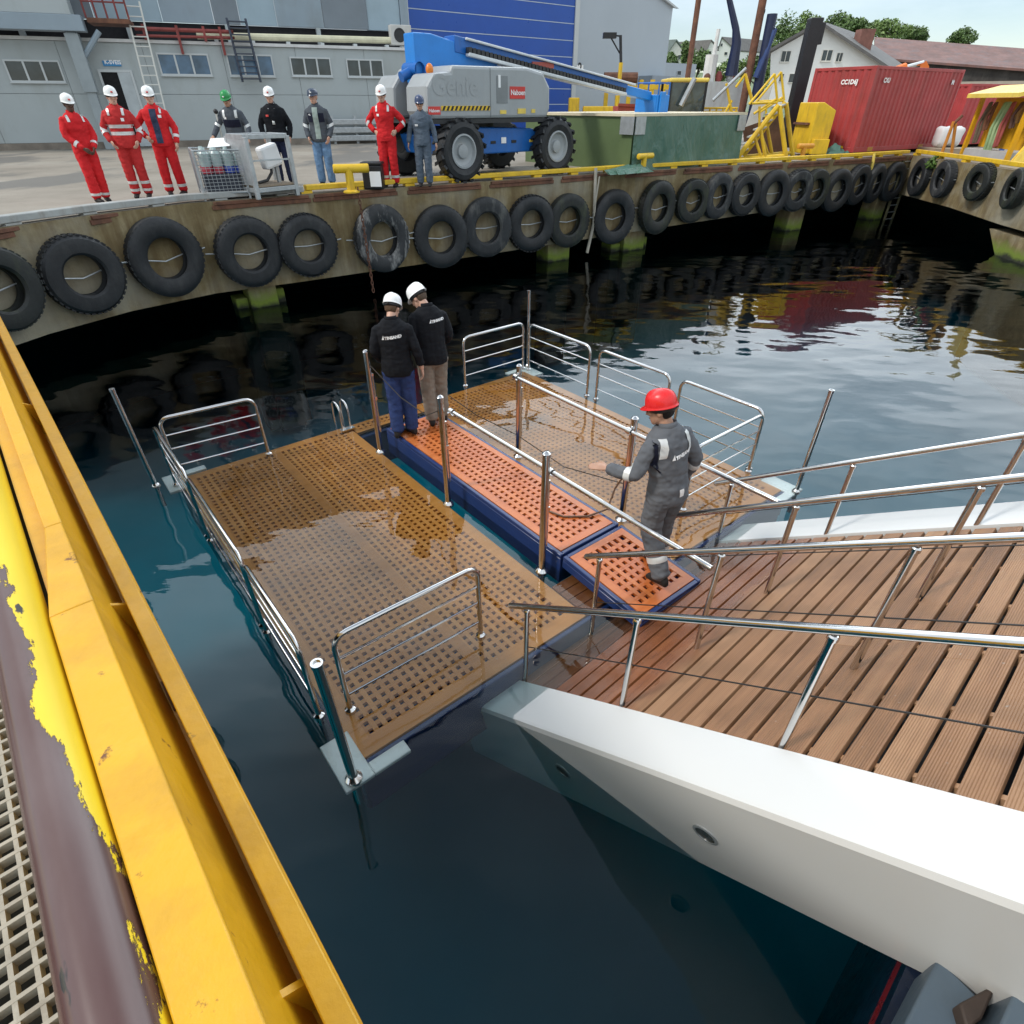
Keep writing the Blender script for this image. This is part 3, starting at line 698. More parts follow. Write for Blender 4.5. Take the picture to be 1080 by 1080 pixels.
for x in (.1, .62, 1.15, 1.68, 2.2, 2.74):
    ya, yb = sorted((SY*-.75, SY*4.6)); bs.abox(x-.014, x+.014, ya, yb, -.09, -.0285)
SPACE = m_wood('bearer_teak', ((.3, .16, .08), (.42, .24, .13), (.5, .3, .17)), None, 1)
lbuild(bs, 'bearers', SPACE, DM, ramp_t, smooth=0)
ub = MB(); ya, yb = sorted((SY*-.6, SY*4.6)); ub.abox(.0, 2.86, ya, yb, -.5, -.14)
lbuild(ub, 'under_tray', paint('dark_blue_grey', (.03, .04, .05), .4, .2), DM, ramp_t, smooth=0)
def arm(w_in, w_out, under, s0, s1, name='side_arm'):
    """white box arm: vertical depth 1.03, outer face undercut"""
    m = MB(); ss = [s0+(s1-s0)*i/10 for i in range(11)]; rings = []
    sg = 1 if w_out > w_in else -1; e = .035
    for s in ss:
        rings.append([DF(s, w_in, .02), DF(s, w_out-sg*e, .02), DF(s, w_out-sg*e*.3, .008), DF(s, w_out, -.03), DF(s, w_out-sg*under, -1.0), DF(s, w_out-sg*(under+.03), -1.03), DF(s, w_in+sg*0, -1.03)])
    n = 7; o = len(m.v)
    for r_ in rings: m.v += r_
    for i in range(10):
        for k in range(n): m.f.append((o+i*n+k, o+i*n+(k+1) % n, o+(i+1)*n+(k+1) % n, o+(i+1)*n+k))
    m.f.append(tuple(range(o, o+n))); m.f.append(tuple(o+10*n+k for k in reversed(range(n))))
    return m.build(name, WHITE, ramp_t, weld=True, smooth=30)
ar1 = arm(0.0, -.41, .18, -.78, 4.4); ar2 = arm(2.85, 3.33, .18, -.78, 4.4)
def port(px, rad):
    """round recessed light on the near arm's outer face"""
    # outer face plane through DF(s,-.41,-.03) and DF(s,-.23,-1.0)
    a = DF(0, -.41, -.03); nrm = (DF(1, -.41, -.03)-a).cross(DF(0, -.23, -1.0)-a).normalized()
    r_ = ray(*px); o = V((0, 0, HC)); t_ = nrm.dot(a-o)/nrm.dot(r_); p = o+r_*t_
    if nrm.dot(o-p) < 0: nrm = -nrm
    m = MB(); m.lathe([(rad*1.15, -.01), (rad*1.15, .004), (rad*.92, .007), (rad*.88, .001), (0, .001)], p, nrm, 28); q = m.build('port_light', paint('dark_port', (.045, .055, .055), .3, .2), ar1)
    m = MB(); m.lathe([(rad*1.22, -.01), (rad*1.22, .006), (rad*1.1, .010), (rad*.95, .010), (rad*.93, .003)], p, nrm, 28); m.build('rim', GALV, ar1)
port((744, 880), .062); port((594, 813), .058)

def ramp_rail(w, s_list, s_start, s_end, z, label, wire=.45, zst=None, rr=.024):
    root = thing('ramp_handrail', label, 'handrail', DF(s_list[0], w), 'stainless handrails up the stern ramp')
    pts = [DF(s_start, w, z if zst is None else zst), DF(s_end, w, z)]
    m = MB(); m.tube(pts, rr, 14); m.build('rail', STEEL, root)
    m = MB(); m.lathe([(rr, -.004), (rr*.7, .014), (0, .02)], pts[0], (pts[0]-pts[1]), 14); m.build('end_cap', STEEL, root)
    for s in s_list:
        m = MB(); m.tube([DF(s, w, -.02), DF(s, w, z-.035)], .02, 12); m.tube([DF(s, w, z-.04), DF(s, w, z)], .013, 8); m.lathe([(.026, .0), (.026, .022), (.02, .03)], DF(s, w, z-.06), n=12); m.build('stanchion', STEEL, root)
    m = MB(); pts = [DF(s, w, wire) for s in [s_list[0]]+list(s_list[1:])+[s_end]]
    m.tube(pts, .0045, 6); m.build('wire', BLACK, root)
ramp_rail(.03, [-.33, .63, 1.60, 2.6, 3.6], -.52, 4.4, .88, 'polished ramp handrail nearest the camera beside the white arm', wire=.43)
ramp_rail(.81, [-.28, .70, 1.64, 2.6, 3.6], -.42, 4.4, .95, 'second ramp handrail from the camera starting in front of the man\'s legs', wire=.42)
ramp_rail(1.71, [-.22, .77, 1.69, 2.6, 3.6], -.36, 4.4, .91, 'third ramp handrail from the camera starting behind the man\'s hip', wire=.42)
ramp_rail(2.87, [-.25, .75, 1.71, 2.6, 3.6], -.42, 4.4, .80, 'far ramp handrail along the far white arm over the water', wire=.38)

# long rails beside the gangway (free ends)
handrail(2.41, 2.30, -.98, 1.13, 1.13, 'long polished rail with free end left of the red helmet man', (2.28, .71))
handrail(3.56, 2.62, -.88, 1.12, 1.12, 'long polished rail passing behind the red helmet man', (2.60, .80))

# ---------------------------------------------------------------- ship hull behind the ramp, lower right
hull = thing('ship_hull', 'dark navy ship hull with red boot stripe below the white arm', 'ship', DF(3, 1))
HS = 2.45
def HF(s, w, z): return V((DO.x+DH.x*s+DW.x*w, DO.y+DH.y*s+DW.y*w, z))
m = MB(); m.fbox(HF, HS, 7, -2.2, 5.5, -1.2, .37); m.fbox(HF, HS, 7, -2.2, 5.5, .505, .62); m.build('hull_side', paint('hull_navy', (.01, .018, .04), .2, .2), hull)
m = MB(); m.fbox(HF, HS+.003, 7, -2.2, 5.5, .371, .504); m.build('boot_stripe', paint('boot_red', (.34, .02, .025), .3, .1), hull)
SLATE = paint('slate_grey_paint', (.085, .12, .155), .5, .1, scale=2)
fb = thing('fender_bracket', 'slate grey steel bracket with dark hinge at the lower right corner', 'bracket', HF(2.6, -.8, .9))
def pxprism(mb, px, z0, z1): 
    pts = [G(u, v, z1) for u, v in px]; mb.prism([xy(p, z0) for p in pts], pts)
m = MB(); pxprism(m, [(990, 1010), (1033, 1052), (1010, 1102), (948, 1092)], .2, .86); m.build('bracket_block', SLATE, fb, bevel=.012)
m = MB(); pxprism(m, [(1084, 1014), (1130, 1050), (1120, 1130), (1050, 1092)], .3, 1.02); m.build('bracket_block', SLATE, fb, bevel=.012)
m = MB(); pxprism(m, [(1012, 1058), (1046, 1040), (1049, 1046), (1036, 1075), (1020, 1085)], .3, .93); m.build('hinge', paint('hinge_brown', (.05, .035, .028), .7, .4), fb, bevel=.01)
m = MB(); pxprism(m, [(1046, 1046), (1078, 1026), (1078, 1050), (1052, 1088)], .3, .8); m.build('pivot', BLACK, fb, bevel=.01)

# ---------------------------------------------------------------- yellow quayside beam and grating walkway in the foreground
# frame: x along PA, y across (PB), z up, origin under the camera
A0 = V((0, 0, 0))
YA = V((-math.sin(R(41.4)), math.cos(R(41.4)), 0)); YB = V((math.cos(R(41.4)), math.sin(R(41.4)), 0))
def YF(x, y, z): return YA*x+YB*(y+.0145)+V((0, 0, HC+z))
FLIP = YA.cross(YB).z < 0
def yb(mb, x0, x1, y0, y1, z0, z1): return mb.fbox(YF, x0, x1, y0, y1, z0, z1)
beam = thing('yellow_guard_beam', 'heavy yellow steel guard beam with peeling paint pipe in the foreground', 'beam', YF(2, -.12, -1.3))
X0, XC, X1 = -2.2, 1.42, 9.5
# worn pipe; local y of its object runs across it
m = MB(); m.tube([V((x, 0, 0)) for x in [X0+i*.3 for i in range(40)]], .057, 28); 
lbuild(m, 'pipe', PIPE, frameM(YF(0, -.257, -1.0), YA, YB*(-1 if FLIP else 1), (0, 0, 1)), beam)
m = MB(); m.fbox(YF, X0, XC, -.198, -.107, -.992, -.972)                                   # wide near flange
m.prism([YF(XC, -.198, -.992), YF(XC, -.107, -.992), YF(XC+.42, -.107, -.992), YF(XC+.42, -.150, -.992)], [YF(XC, -.198, -.972), YF(XC, -.107, -.972), YF(XC+.42, -.107, -.972), YF(XC+.42, -.150, -.972)])
m.fbox(YF, XC+.42, X1, -.150, -.107, -.992, -.972)
m.build('top_flange', YEL, beam, bevel=.004, smooth=30)
m = MB(); m.prism([YF(X0, -.190, -.995), YF(X0, -.118, -.995), YF(X0, -.070, -1.28), YF(X0, -.215, -1.28)], [YF(X1, -.190, -.995), YF(X1, -.118, -.995), YF(X1, -.070, -1.28), YF(X1, -.215, -1.28)]); m.build('web', YEL, beam, smooth=0)
m = MB(); yb(m, X0, X1, -.215, -.012, -1.30, -1.281); m.build('channel_floor', YEL, beam, smooth=0)
m = MB(); yb(m, X0, X1, -.040, -.018, -1.28, -1.16); yb(m, X0, X1, -.058, -.016, -1.159, -1.146); m.build('outer_flange', YEL, beam, bevel=.003, smooth=0)
for x in (.46, 1.62, 3.4):
    m = MB(); m.prism([YF(x, -.092, -1.15), YF(x, -.072, -1.279), YF(x, -.0405, -1.279), YF(x, -.0405, -1.18)], [YF(x+.012, -.092, -1.15), YF(x+.012, -.072, -1.279), YF(x+.012, -.0405, -1.279), YF(x+.012, -.0405, -1.18)]); m.build('gusset', YEL, beam, smooth=0)
m = MB(); yb(m, 1.26, 1.38, -.068, -.045, -1.279, -1.276); m.build('rust_patch', RUSTY, beam, smooth=0)
for x in (-1.2, 1.4, 4.0, 7.0):
    m = MB(); m.tube([YF(x, -.257, -1.05), YF(x, -.257, -1.66)], .03, 12); m.build('pipe_stanchion', YEL2, beam)
m = MB(); yb(m, X0, X1, -.20, -.03, -2.2, -1.302); m.build('lower_plate', YEL, beam, smooth=0)
walk = thing('grating_walkway', 'beige moulded grating walkway with square holes at the lower left', 'walkway', YF(2, -1, -1.7))
GRP = paint('beige_grating_resin', (.40, .37, .30), .6, .12, dirt=(.18, .15, .11), dirt_amt=.6, scale=5)
def grid(x0, x1, y0, y1, z, p, t, th, ky=1.0):
    mb = MB(); n = int((x1-x0)/p)
    for i in range(n+1): yb(mb, x0+i*p-t/2, x0+i*p+t/2, y0, y1, z-th, z)
    k = int((y1-y0)/(p*ky))
    for j in range(k+1): yb(mb, x0-t/2, x0+n*p+t/2, y0+j*p*ky-t/2, y0+j*p*ky+t/2, z-th, z-.001)
    return mb
grid(-1.6, .62, -1.45, -.40, -1.66, .048, .011, .03).build('grating_panel', GRP, walk, smooth=0)
grid(.68, 2.9, -1.45, -.40, -1.66, .048, .011, .03).build('grating_panel', GRP, walk, smooth=0)
m = MB(); yb(m, .625, .674, -1.45, -.40, -1.675, -1.645); m.build('joint_strip', paint('worn_timber', (.16, .13, .10), .85, .4, scale=8), walk, smooth=0)
m = MB(); yb(m, -1.6, 9, -.385, -.365, -1.70, -1.635); m.build('edge_angle', YEL2, walk, smooth=0)
pier = thing('pier', 'dark steel pier deck carrying the foreground walkway', 'pier', YF(3, -1.5, -2))
m = MB(); yb(m, -3, 9.5, -4.5, -.21, -2.3, -2.0); m.build('deck_slab', DARKC, pier, smooth=0)
for x in (-2, 2, 6): 
    m = MB(); m.tube([YF(x, -1.2, -2.29), YF(x, -1.2, -7.0)], .22, 16); m.build('pier_pile', RUSTY, pier)
m = MB(); yb(m, 3.0, 9.5, -4.5, -.40, -1.72, -1.66); m.build('deck_plate', paint('deck_plate', (.16, .15, .14), .7, .2), pier, smooth=0)

# ================================================================ PEOPLE
def remesh(mb, voxel, smooth=3, wrinkle=0.0, seed=0, fold=9.0):
    me = mb.mesh('tmp'); o = bpy.data.objects.new('tmp', me); C.objects.link(o)
    r = o.modifiers.new('r', 'REMESH'); r.mode = 'VOXEL'; r.voxel_size = voxel
    if smooth: s = o.modifiers.new('s', 'SMOOTH'); s.iterations = smooth; s.factor = .5
    dg = bpy.context.evaluated_depsgraph_get(); out = bpy.data.meshes.new_from_object(o.evaluated_get(dg))
    bpy.data.objects.remove(o); bpy.data.meshes.remove(me)
    if wrinkle:
        sh = V((seed*3.1, seed*1.7, 0)); ns = [v.normal.copy() for v in out.vertices]
        for v, nn in zip(out.vertices, ns):
            q = v.co; k = noise.noise(V((q.x*fold, q.y*fold, q.z*fold*1.7))+sh)+.6*noise.noise(V((q.x*fold*2.3, q.y*fold*2.3, q.z*fold*3.5))+sh)
            v.co = q+nn*k*wrinkle
        out.update()
    return out
def ringpath(mb, rings, n=18):
    """rings: (centre, x axis, y axis, rx, ry) lofted and capped"""
    o = len(mb.v)
    for c, ex, ey, rx, ry in rings:
        for k in range(n):
            t = 2*math.pi*k/n; mb.v.append(V(c)+V(ex)*math.cos(t)*rx+V(ey)*math.sin(t)*ry)
    for i in range(len(rings)-1):
        for k in range(n): mb.f.append((o+i*n+k, o+i*n+(k+1) % n, o+(i+1)*n+(k+1) % n, o+(i+1)*n+k))
    mb.f.append(tuple(o+k for k in reversed(range(n)))); mb.f.append(tuple(o+(len(rings)-1)*n+k for k in range(n)))
def limb(mb, pts, rad, n=12, sub=4):
    """smooth tapered tube through the joints with round ends"""
    P = []; Q = []
    for i in range(len(pts)-1):
        for j in range(sub):
            t = j/sub; P.append(lerp(pts[i], pts[i+1], t)); Q.append(rad[i]*(1-t)+rad[i+1]*t)
    P.append(V(pts[-1])); Q.append(rad[-1])
    # round the joints a little
    S = [p.copy() for p in P]
    for i in range(1, len(P)-1): S[i] = P[i]*.5+(P[i-1]+P[i+1])*.25
    d0 = (S[0]-S[1]).normalized(); d1 = (S[-1]-S[-2]).normalized()
    S = [S[0]+d0*Q[0]*.6]+S+[S[-1]+d1*Q[-1]*.5]; Q = [Q[0]*.55]+Q+[Q[-1]*.55]
    mb.tube(S, Q, n)
SKINS = {'fair': (.56, .33, .24), 'tan': (.43, .24, .16), 'dark': (.085, .042, .027)}
def person(label, foot, az, h=1.78, top=None, bottom=None, skin='fair', hat=None, hatcol=None, hair=(.03, .02, .015), one_piece=False,
           arms=None, hands=None, stance=.11, feet=None, lean=0, side=0, head=(0, 0), bands=(), vox=.011, shirt=None, glasses=False, build=1.0,
           patches=(), logo=None, lanyard=False, sleeve=None, boots=(.018, .016, .015), grp='people on the quay', seed=1, sunhit=None, loose=1.0):
    k = h/1.78; Z = lambda z: z*k
    M = Matrix.Translation(foot) @ Matrix.Rotation(-R(az), 4, 'Z')
    hipz = .93
    Rl = Matrix.Rotation(-R(lean), 3, 'X') @ Matrix.Rotation(R(side), 3, 'Y')
    def B(x, y, z):                                    # upper body point, bent at the hips
        return (V((0, 0, hipz))+Rl @ V((x, y, z-hipz)))*k
    def L_(x, y, z): return V((x, y, z))*k
    feet = feet or ((-stance, 0, 0, 0), (stance, 0, 0, 0))        # x, y, lift, toe turn
    bX, bY = Rl @ V((1, 0, 0)), Rl @ V((0, 1, 0))
    def torso(mb, g, lo=.84, hi=1.53, wid=1.0):
        prof = [(.84, .165, .118), (.90, .178, .128), (.97, .172, .122), (1.06, .158, .112), (1.16, .160, .115), (1.28, .178, .125), (1.37, .188, .122), (1.43, .168, .105), (1.475, .115, .085), (1.51, .072, .068), (1.54, .06, .06)]
        rr = []
        for z, rx, ry in prof:
            if lo-.001 <= z <= hi+.001:
                w_ = wid if z < 1.3 else 1.0+(wid-1)*.5
                e = V((0, .012*(1 if z > 1.2 else 0), 0))
                up = z > hipz
                c = B(0, e.y, z) if up else L_(0, 0, z)
                rr.append((c, bX if up else V((1, 0, 0)), bY if up else V((0, 1, 0)), (rx*w_+g)*k, (ry*(w_*1.05 if w_ > 1 else 1)+g)*k))
        ringpath(mb, rr)
    arms = arms or (((-.27, -.02, 1.15), (-.29, .06, .90)), ((.27, -.02, 1.15), (.29, .06, .90)))
    A = []
    for s_, (el, wr) in zip((-1, 1), arms): A.append((B(s_*.176, 0, 1.395), B(*el), B(*wr)))
    LG = []
    for s_, (fx, fy, lift, tt) in zip((-1, 1), feet):
        hp = L_(s_*.095, 0, .90); an = L_(fx, fy-.02, .085+lift)
        mid = (hp+an)*.5; mid.z = hp.z*.53+an.z*.47; mid.y += (.035+.35*lift+.06*abs(fy))*k
        if lift: mid.y = max(mid.y, hp.y+.12*k*lift*5)
        LG.append((hp, mid, an, tt))
    # ---- body, one skin surface
    mb = MB(); torso(mb, -.012)
    for a in A: limb(mb, a, [.052*k, .042*k, .03*k])
    for hp, kn, an, tt in LG: limb(mb, [hp, kn, an], [.085*k, .056*k, .04*k])
    hy, hp_ = head; Rh = Rl @ Matrix.Rotation(-R(hy), 3, 'Z') @ Matrix.Rotation(R(hp_), 3, 'X')
    nk = B(0, 0, 1.50); hc = nk+Rh @ V((0, .035, .145))*k
    def H(x, y, z): return hc+Rh @ V((x, y, z))*k
    limb(mb, [B(0, -.005, 1.46), nk+(hc-nk)*.55], [.06*k, .056*k])
    hr = []
    for z, rx, y0, y1 in [(-.118, .030, .045, .085), (-.10, .046, -.0, .095), (-.07, .060, -.055, .098), (-.03, .068, -.085, .098), (.01, .074, -.098, .098), (.05, .077, -.104, .100), (.085, .070, -.096, .090), (.11, .048, -.07, .06), (.122, .02, -.035, .025)]:
        hr.append((H(0, (y0+y1)/2, z), Rh @ V((1, 0, 0)), Rh @ V((0, 1, 0)), rx*k, (y1-y0)/2*k))
    ringpath(mb, hr)
    mb.tube([H(0, .094, .022), H(0, .108, -.005), H(0, .122, -.030), H(0, .10, -.042)], [.009*k, .012*k, .016*k, .010*k], 8)     # nose
    for s_ in (-1, 1):
        mb.ell(H(s_*.079, -.008, -.008), .012*k, .022*k, .034*k, 10, 6, Rh)                    # ears
        mb.ell(H(s_*.035, .086, -.022), .022*k, .016*k, .016*k, 8, 6, Rh)                      # cheekbones
    mb.ell(H(0, .094, -.068), .024*k, .010*k, .010*k, 8, 6, Rh)                                 # lips
    # hands
    hands = hands or (None, None)
    for s_, a, hd in zip((-1, 1), A, hands):
        sh, el, wr = a; d = (wr-el).normalized(); curl = .3; nrm = Rl @ V((-s_, -.25, 0)); hint = Rl @ V((0, 1, .2))
        if hd: d = (Rl @ V(hd[0])).normalized(); nrm = Rl @ V(hd[1]); curl = hd[2]; hint = Rl @ V(hd[3])
        x = (nrm-d*nrm.dot(d)).normalized(); ca = d.cross(x); y = ca if ca.dot(hint) > 0 else -ca      # y towards the thumb
        # palm
        pr = []
        for t_, wy, wx in [(0, .028, .022), (.03, .036, .019), (.06, .043, .017), (.09, .042, .014)]: pr.append((wr+d*t_*k, y, x, wy*k, wx*k))
        ringpath(mb, pr, 12)
        for i, (oy, ln) in enumerate([(.030, .070), (.010, .080), (-.011, .074), (-.031, .058)]):
            b0 = wr+d*.075*k+y*oy*.9*k; p = b0; dd = d.copy(); pts = [p]; 
            for sg in (.25, .42, .33):
                dd = Matrix.Rotation(curl*(1 if sg != .25 else .6), 3, ca) @ dd
                p = p+dd*ln*(sg+.1)*k+y*oy*.06*k; pts.append(p)
            mb.tube(pts, [.0095*k, .0095*k, .0085*k, .007*k], 7)
        tb = wr+d*.025*k+y*.028*k
        mb.tube([tb, tb+(y*.6+d*.7).normalized()*.032*k, tb+(y*.45+d*.85).normalized()*.062*k-x*.004, tb+(y*.2+d*1).normalized()*.085*k], [.014*k, .012*k, .0105*k, .008*k], 8)
    bm_ = remesh(mb, min(vox, .0085), 2)
    SK = m_skin('skin_'+skin, SKINS[skin])
    ob = link('person', bm_, SK, None, None, smooth=0); bm_.shade_smooth(); ob.matrix_world = M
    ob.location = M.translation; ob.rotation_euler = M.to_euler(); tag(ob, label, 'person', grp)
    def child(nm, me, mat, sm=True):
        o = bpy.data.objects.new(nm, me); C.objects.link(o); o.parent = ob; me.materials.append(mat)
        if sm: me.shade_smooth()
        return o
    # ---- clothes
    g = .018*loose
    def legs_geo(mb):
        for (hp, kn, an, tt) in LG:
            limb(mb, [hp+V((0, 0, -.01)), kn, an+V((0, 0, .01))], [(.100+.008*loose)*k*min(build, 1.12), (.082+.010*loose)*k, (.070+.014*loose)*k], 14)
    def arms_geo(mb, cut):
        for i, (sh, el, wr) in enumerate(A):
            c_ = cut if not isinstance(cut, tuple) else cut[i]
            w2 = lerp(el, wr, c_)
            limb(mb, [sh+(V((0, 0, 0))), el, w2], [(.062+.005*loose)*k, (.054+.008*loose)*k, (.043+.008*loose)*k], 14)
    sl = sleeve if sleeve is not None else .93
    trees_ = []
    if one_piece:
        mb = MB(); torso(mb, g, wid=build); arms_geo(mb, sl); legs_geo(mb)
        cm = remesh(mb, vox, 4, .009*loose, seed); cl = child('coverall', cm, top); trees_.append(cm); tm = lm = cm
    else:
        mb = MB(); ringpath(mb, [(L_(0, 0, .80), V((1, 0, 0)), V((0, 1, 0)), .12*k, .10*k), (L_(0, 0, .90), V((1, 0, 0)), V((0, 1, 0)), (.182*min(build, 1.1)+.004)*k, .134*k), (B(0, 0, 1.04), bX, bY, .168*k*build, .124*k*build)]); legs_geo(mb)
        lm = remesh(mb, vox, 4, .007*loose, seed+2); child('trousers', lm, bottom)
        mb = MB(); torso(mb, g+.006, lo=.84, wid=build); arms_geo(mb, sl); tm = remesh(mb, vox, 4, .007*loose, seed); child('jacket', tm, top)
    bt_, bl_ = BVHTree.FromPolygons([v.co for v in tm.vertices], [tuple(p.vertices) for p in tm.polygons]), BVHTree.FromPolygons([v.co for v in lm.vertices], [tuple(p.vertices) for p in lm.polygons])
    # collar
    mb = MB(); mb.lathe([(.069*k, -.03*k), (.074*k, .0), (.070*k, .028*k), (.064*k, .028*k), (.064*k, -.02*k)], B(0, -.004, 1.515), Rl @ V((0, .12, 1)), 20); child('collar', mb.mesh(), top)
    # boots
    for (hp, kn, an, tt), (fx, fy, lift, _) in zip(LG, feet):
        mb = MB(); f0 = V((an.x, an.y, an.z-.085*k)); q = Matrix.Rotation(-R(tt), 3, 'Z'); pit = Matrix.Rotation(-R(55)*min(1, lift*5), 3, 'X'); T = lambda x, y, z: f0+V((0, 0, .07*k))+q @ (pit @ (V((x, y, z-.07))*k))
        rr = []
        for y, wx, z0, z1 in [(-.085, .022, .01, .06), (-.07, .036, .0, .10), (-.02, .042, 0, .115), (.04, .044, 0, .10), (.10, .050, 0, .075), (.155, .047, 0, .062), (.185, .028, .006, .04)]:
            rr.append((T(0, y, (z0+z1)/2), q @ V((1, 0, 0)), q @ (pit @ V((0, 0, 1))), wx*k, (z1-z0)/2*k))
        ringpath(mb, rr, 14); mb.tube([T(0, -.03, .06), T(0, -.02, .15)], .048*k, 12)
        me = remesh(mb, .009, 2); child('boot', me, m_cloth('boot_leather_%d' % int(boots[0]*1000), boots, .55))
    # hair
    if hair:
        mb = MB(); hh = []
        for z, rx, y0, y1 in [(-.065, .052, -.075, -.01), (-.045, .066, -.093, .0), (-.01, .0775, -.108, .005), (.03, .082, -.112, .03), (.07, .080, -.11, .085), (.105, .062, -.085, .075), (.125, .03, -.05, .035)]:
            hh.append((H(0, (y0+y1)/2, z), Rh @ V((1, 0, 0)), Rh @ V((0, 1, 0)), rx*k, (y1-y0)/2*k))
        ringpath(mb, hh, 20); child('hair', remesh(mb, .009, 1, .003, seed+5, 40), m_cloth('hair_%d' % int(hair[0]*1000), hair, .6))
    # eyes and mouth
    for s_ in (-1, 1):
        mb = MB(); mb.ell(H(s_*.031, .0905, .012), .012*k, .010*k, .007*k, 10, 6, Rh); child('eye', mb.mesh(), paint('eye_dark', (.04, .03, .03), .2, .3))
        mb = MB(); mb.tube([H(s_*.016, .099, .03), H(s_*.034, .096, .035), H(s_*.05, .082, .03)], .0045*k, 6); child('eyebrow', mb.mesh(), m_cloth('hair_%d' % int(hair[0]*1000) if hair else 'brow', hair or (.05, .03, .02), .6))
    mb = MB(); mb.ell(H(0, .1015, -.069), .021*k, .004*k, .0035*k, 10, 6, Rh); child('mouth', mb.mesh(), m_skin('lip', (.2, .07, .06)))
    if glasses:
        mb = MB()
        for s_ in (-1, 1):
            mb.ell(H(s_*.034, .102, .010), .027*k, .008*k, .017*k, 10, 6, Rh); mb.tube([H(s_*.06, .09, .016), H(s_*.078, .03, .016), H(s_*.080, -.01, .008)], .0035*k, 6)
        mb.tube([H(-.01, .109, .012), H(.01, .109, .012)], .003*k, 6); child('glasses', mb.mesh(), paint('dark_lens', (.01, .01, .012), .1, .2))
    # hat
    hm = paint('shell_%s' % '_'.join('%d' % int(c*100) for c in (hatcol or (.8, .8, .8))), hatcol or (.8, .8, .8), .28, .03, scale=4, bmp=.0)
    if hat in ('helmet', 'cap'):
        mb = MB(); n = 32; prof = [(0, .0), (.12, .035), (.35, .072), (.6, .108), (.8, .128), (.93, .140), (1.0, .146)]; hz = .135 if hat == 'helmet' else .115
        rows = []
        def HT(x, y, z): return H(x, y-.004+.02*(z-.06)*0, z+.038)
        for f_, z in [(1.0, .0), (1.005, .014), (.985, .040), (.93, .066), (.82, .092), (.62, .112), (.36, .124), (.1, .128)]:
            row = []
            for i in range(n):
                t = 2*math.pi*i/n; c_, s2 = math.cos(t), math.sin(t); rg = .006*math.exp(-(c_*f_*.112/.02)**2)*(1 if z > .03 else 0)
                row.append(HT(c_*.106*f_, s2*.126*f_, z*(1 if hat == 'helmet' else .82)+rg*(1 if hat == 'helmet' else 0)))
            rows.append(row)
        # rim and peak
        rim = []
        for i in range(n):
            t = 2*math.pi*i/n; c_, s2 = math.cos(t), math.sin(t); pk_ = max(0, s2)**2.2
            e = .012+(.046 if hat == 'helmet' else .07)*pk_ if hat == 'helmet' or s2 > .2 else .001
            rim.append(HT(c_*(.107+e*.3), s2*(.127+e*.8), -.004-.016*pk_))
        inner = [HT(math.cos(2*math.pi*i/n)*.099, math.sin(2*math.pi*i/n)*.118, -.002) for i in range(n)]
        allr = [inner, [p-Rh @ V((0, 0, .005))*k for p in rim], rim]+rows; o = 0
        for r_ in allr: mb.v += r_
        for i in range(len(allr)-1):
            for q in range(n): mb.f.append((i*n+q, i*n+(q+1) % n, (i+1)*n+(q+1) % n, (i+1)*n+q))
        mb.f.append(tuple((len(allr)-1)*n+q for q in range(n)))
        child('helmet' if hat == 'helmet' else 'cap', mb.mesh(), hm)
        if hat == 'helmet':
            mb = MB()
            for z0, rr_ in ((-.012, 1), (-.032, .97)): pass
            ring = [[HT(math.cos(t)*.096*q, -.008+math.sin(t)*.114*q, z) for t in [2*math.pi*i/24 for i in range(24)]] for q, z in ((1.0, .004), (.99, -.03), (.93, -.042), (.93, .0))]
            for r_ in ring: mb.v += r_
            for i in range(3):
                for q in range(24): mb.f.append((i*24+q, i*24+(q+1) % 24, (i+1)*24+(q+1) % 24, (i+1)*24+q))
            mb.ell(HT(0, -.126, -.016), .018*k, .012*k, .012*k, 8, 6, Rh)
            child('helmet_harness', mb.mesh(), BLACK)
        if hat == 'helmet' and hatcol and hatcol[0] > .4 and hatcol[1] > .5 or hat == 'cap' or (hatcol and hatcol[1] > .2 and hatcol[0] < .2):
            mb = MB(); 
            mb.box(HT(0, .129, .04), Rh @ V((.018, 0, 0))*k, Rh @ V((0, .004, .0))*k, Rh @ V((0, -.004, .012))*k); child('front_badge', mb.mesh(), paint('badge_red', (.6, .06, .05), .5) if hatcol[0] > .4 else HIVIS)
    # reflective bands around limbs and trunk
    def band(bvh, p, d, w_, mat=HIVIS, name='reflective_band', off=.004):
        p, d = V(p), V(d).normalized(); x = d.orthogonal().normalized(); y = d.cross(x); n = 26; mb = MB(); ok = True; rows = []
        for z in (-w_/2, -w_/6, w_/6, w_/2):
            row = []
            for i in range(n):
                t = 2*math.pi*i/n; e = x*math.cos(t)+y*math.sin(t); hit = bvh.ray_cast(p+d*z, e, .35)
                row.append((hit[0]+e*off) if hit[0] else None)
            good = [r for r in row if r]
            if not good: return
            rad = sorted([(r-(p+d*z)).length for r in good])[len(good)//2]
            for i in range(n):
                t = 2*math.pi*i/n; e = x*math.cos(t)+y*math.sin(t)
                if row[i] is None or (row[i]-(p+d*z)).length > rad*1.9: row[i] = p+d*z+e*rad
            rows.append(row)
        for r_ in rows: mb.v += r_
        for j in range(3):
            for i in range(n): mb.f.append((j*n+i, j*n+(i+1) % n, (j+1)*n+(i+1) % n, (j+1)*n+i))
        child(name, mb.mesh(), mat)
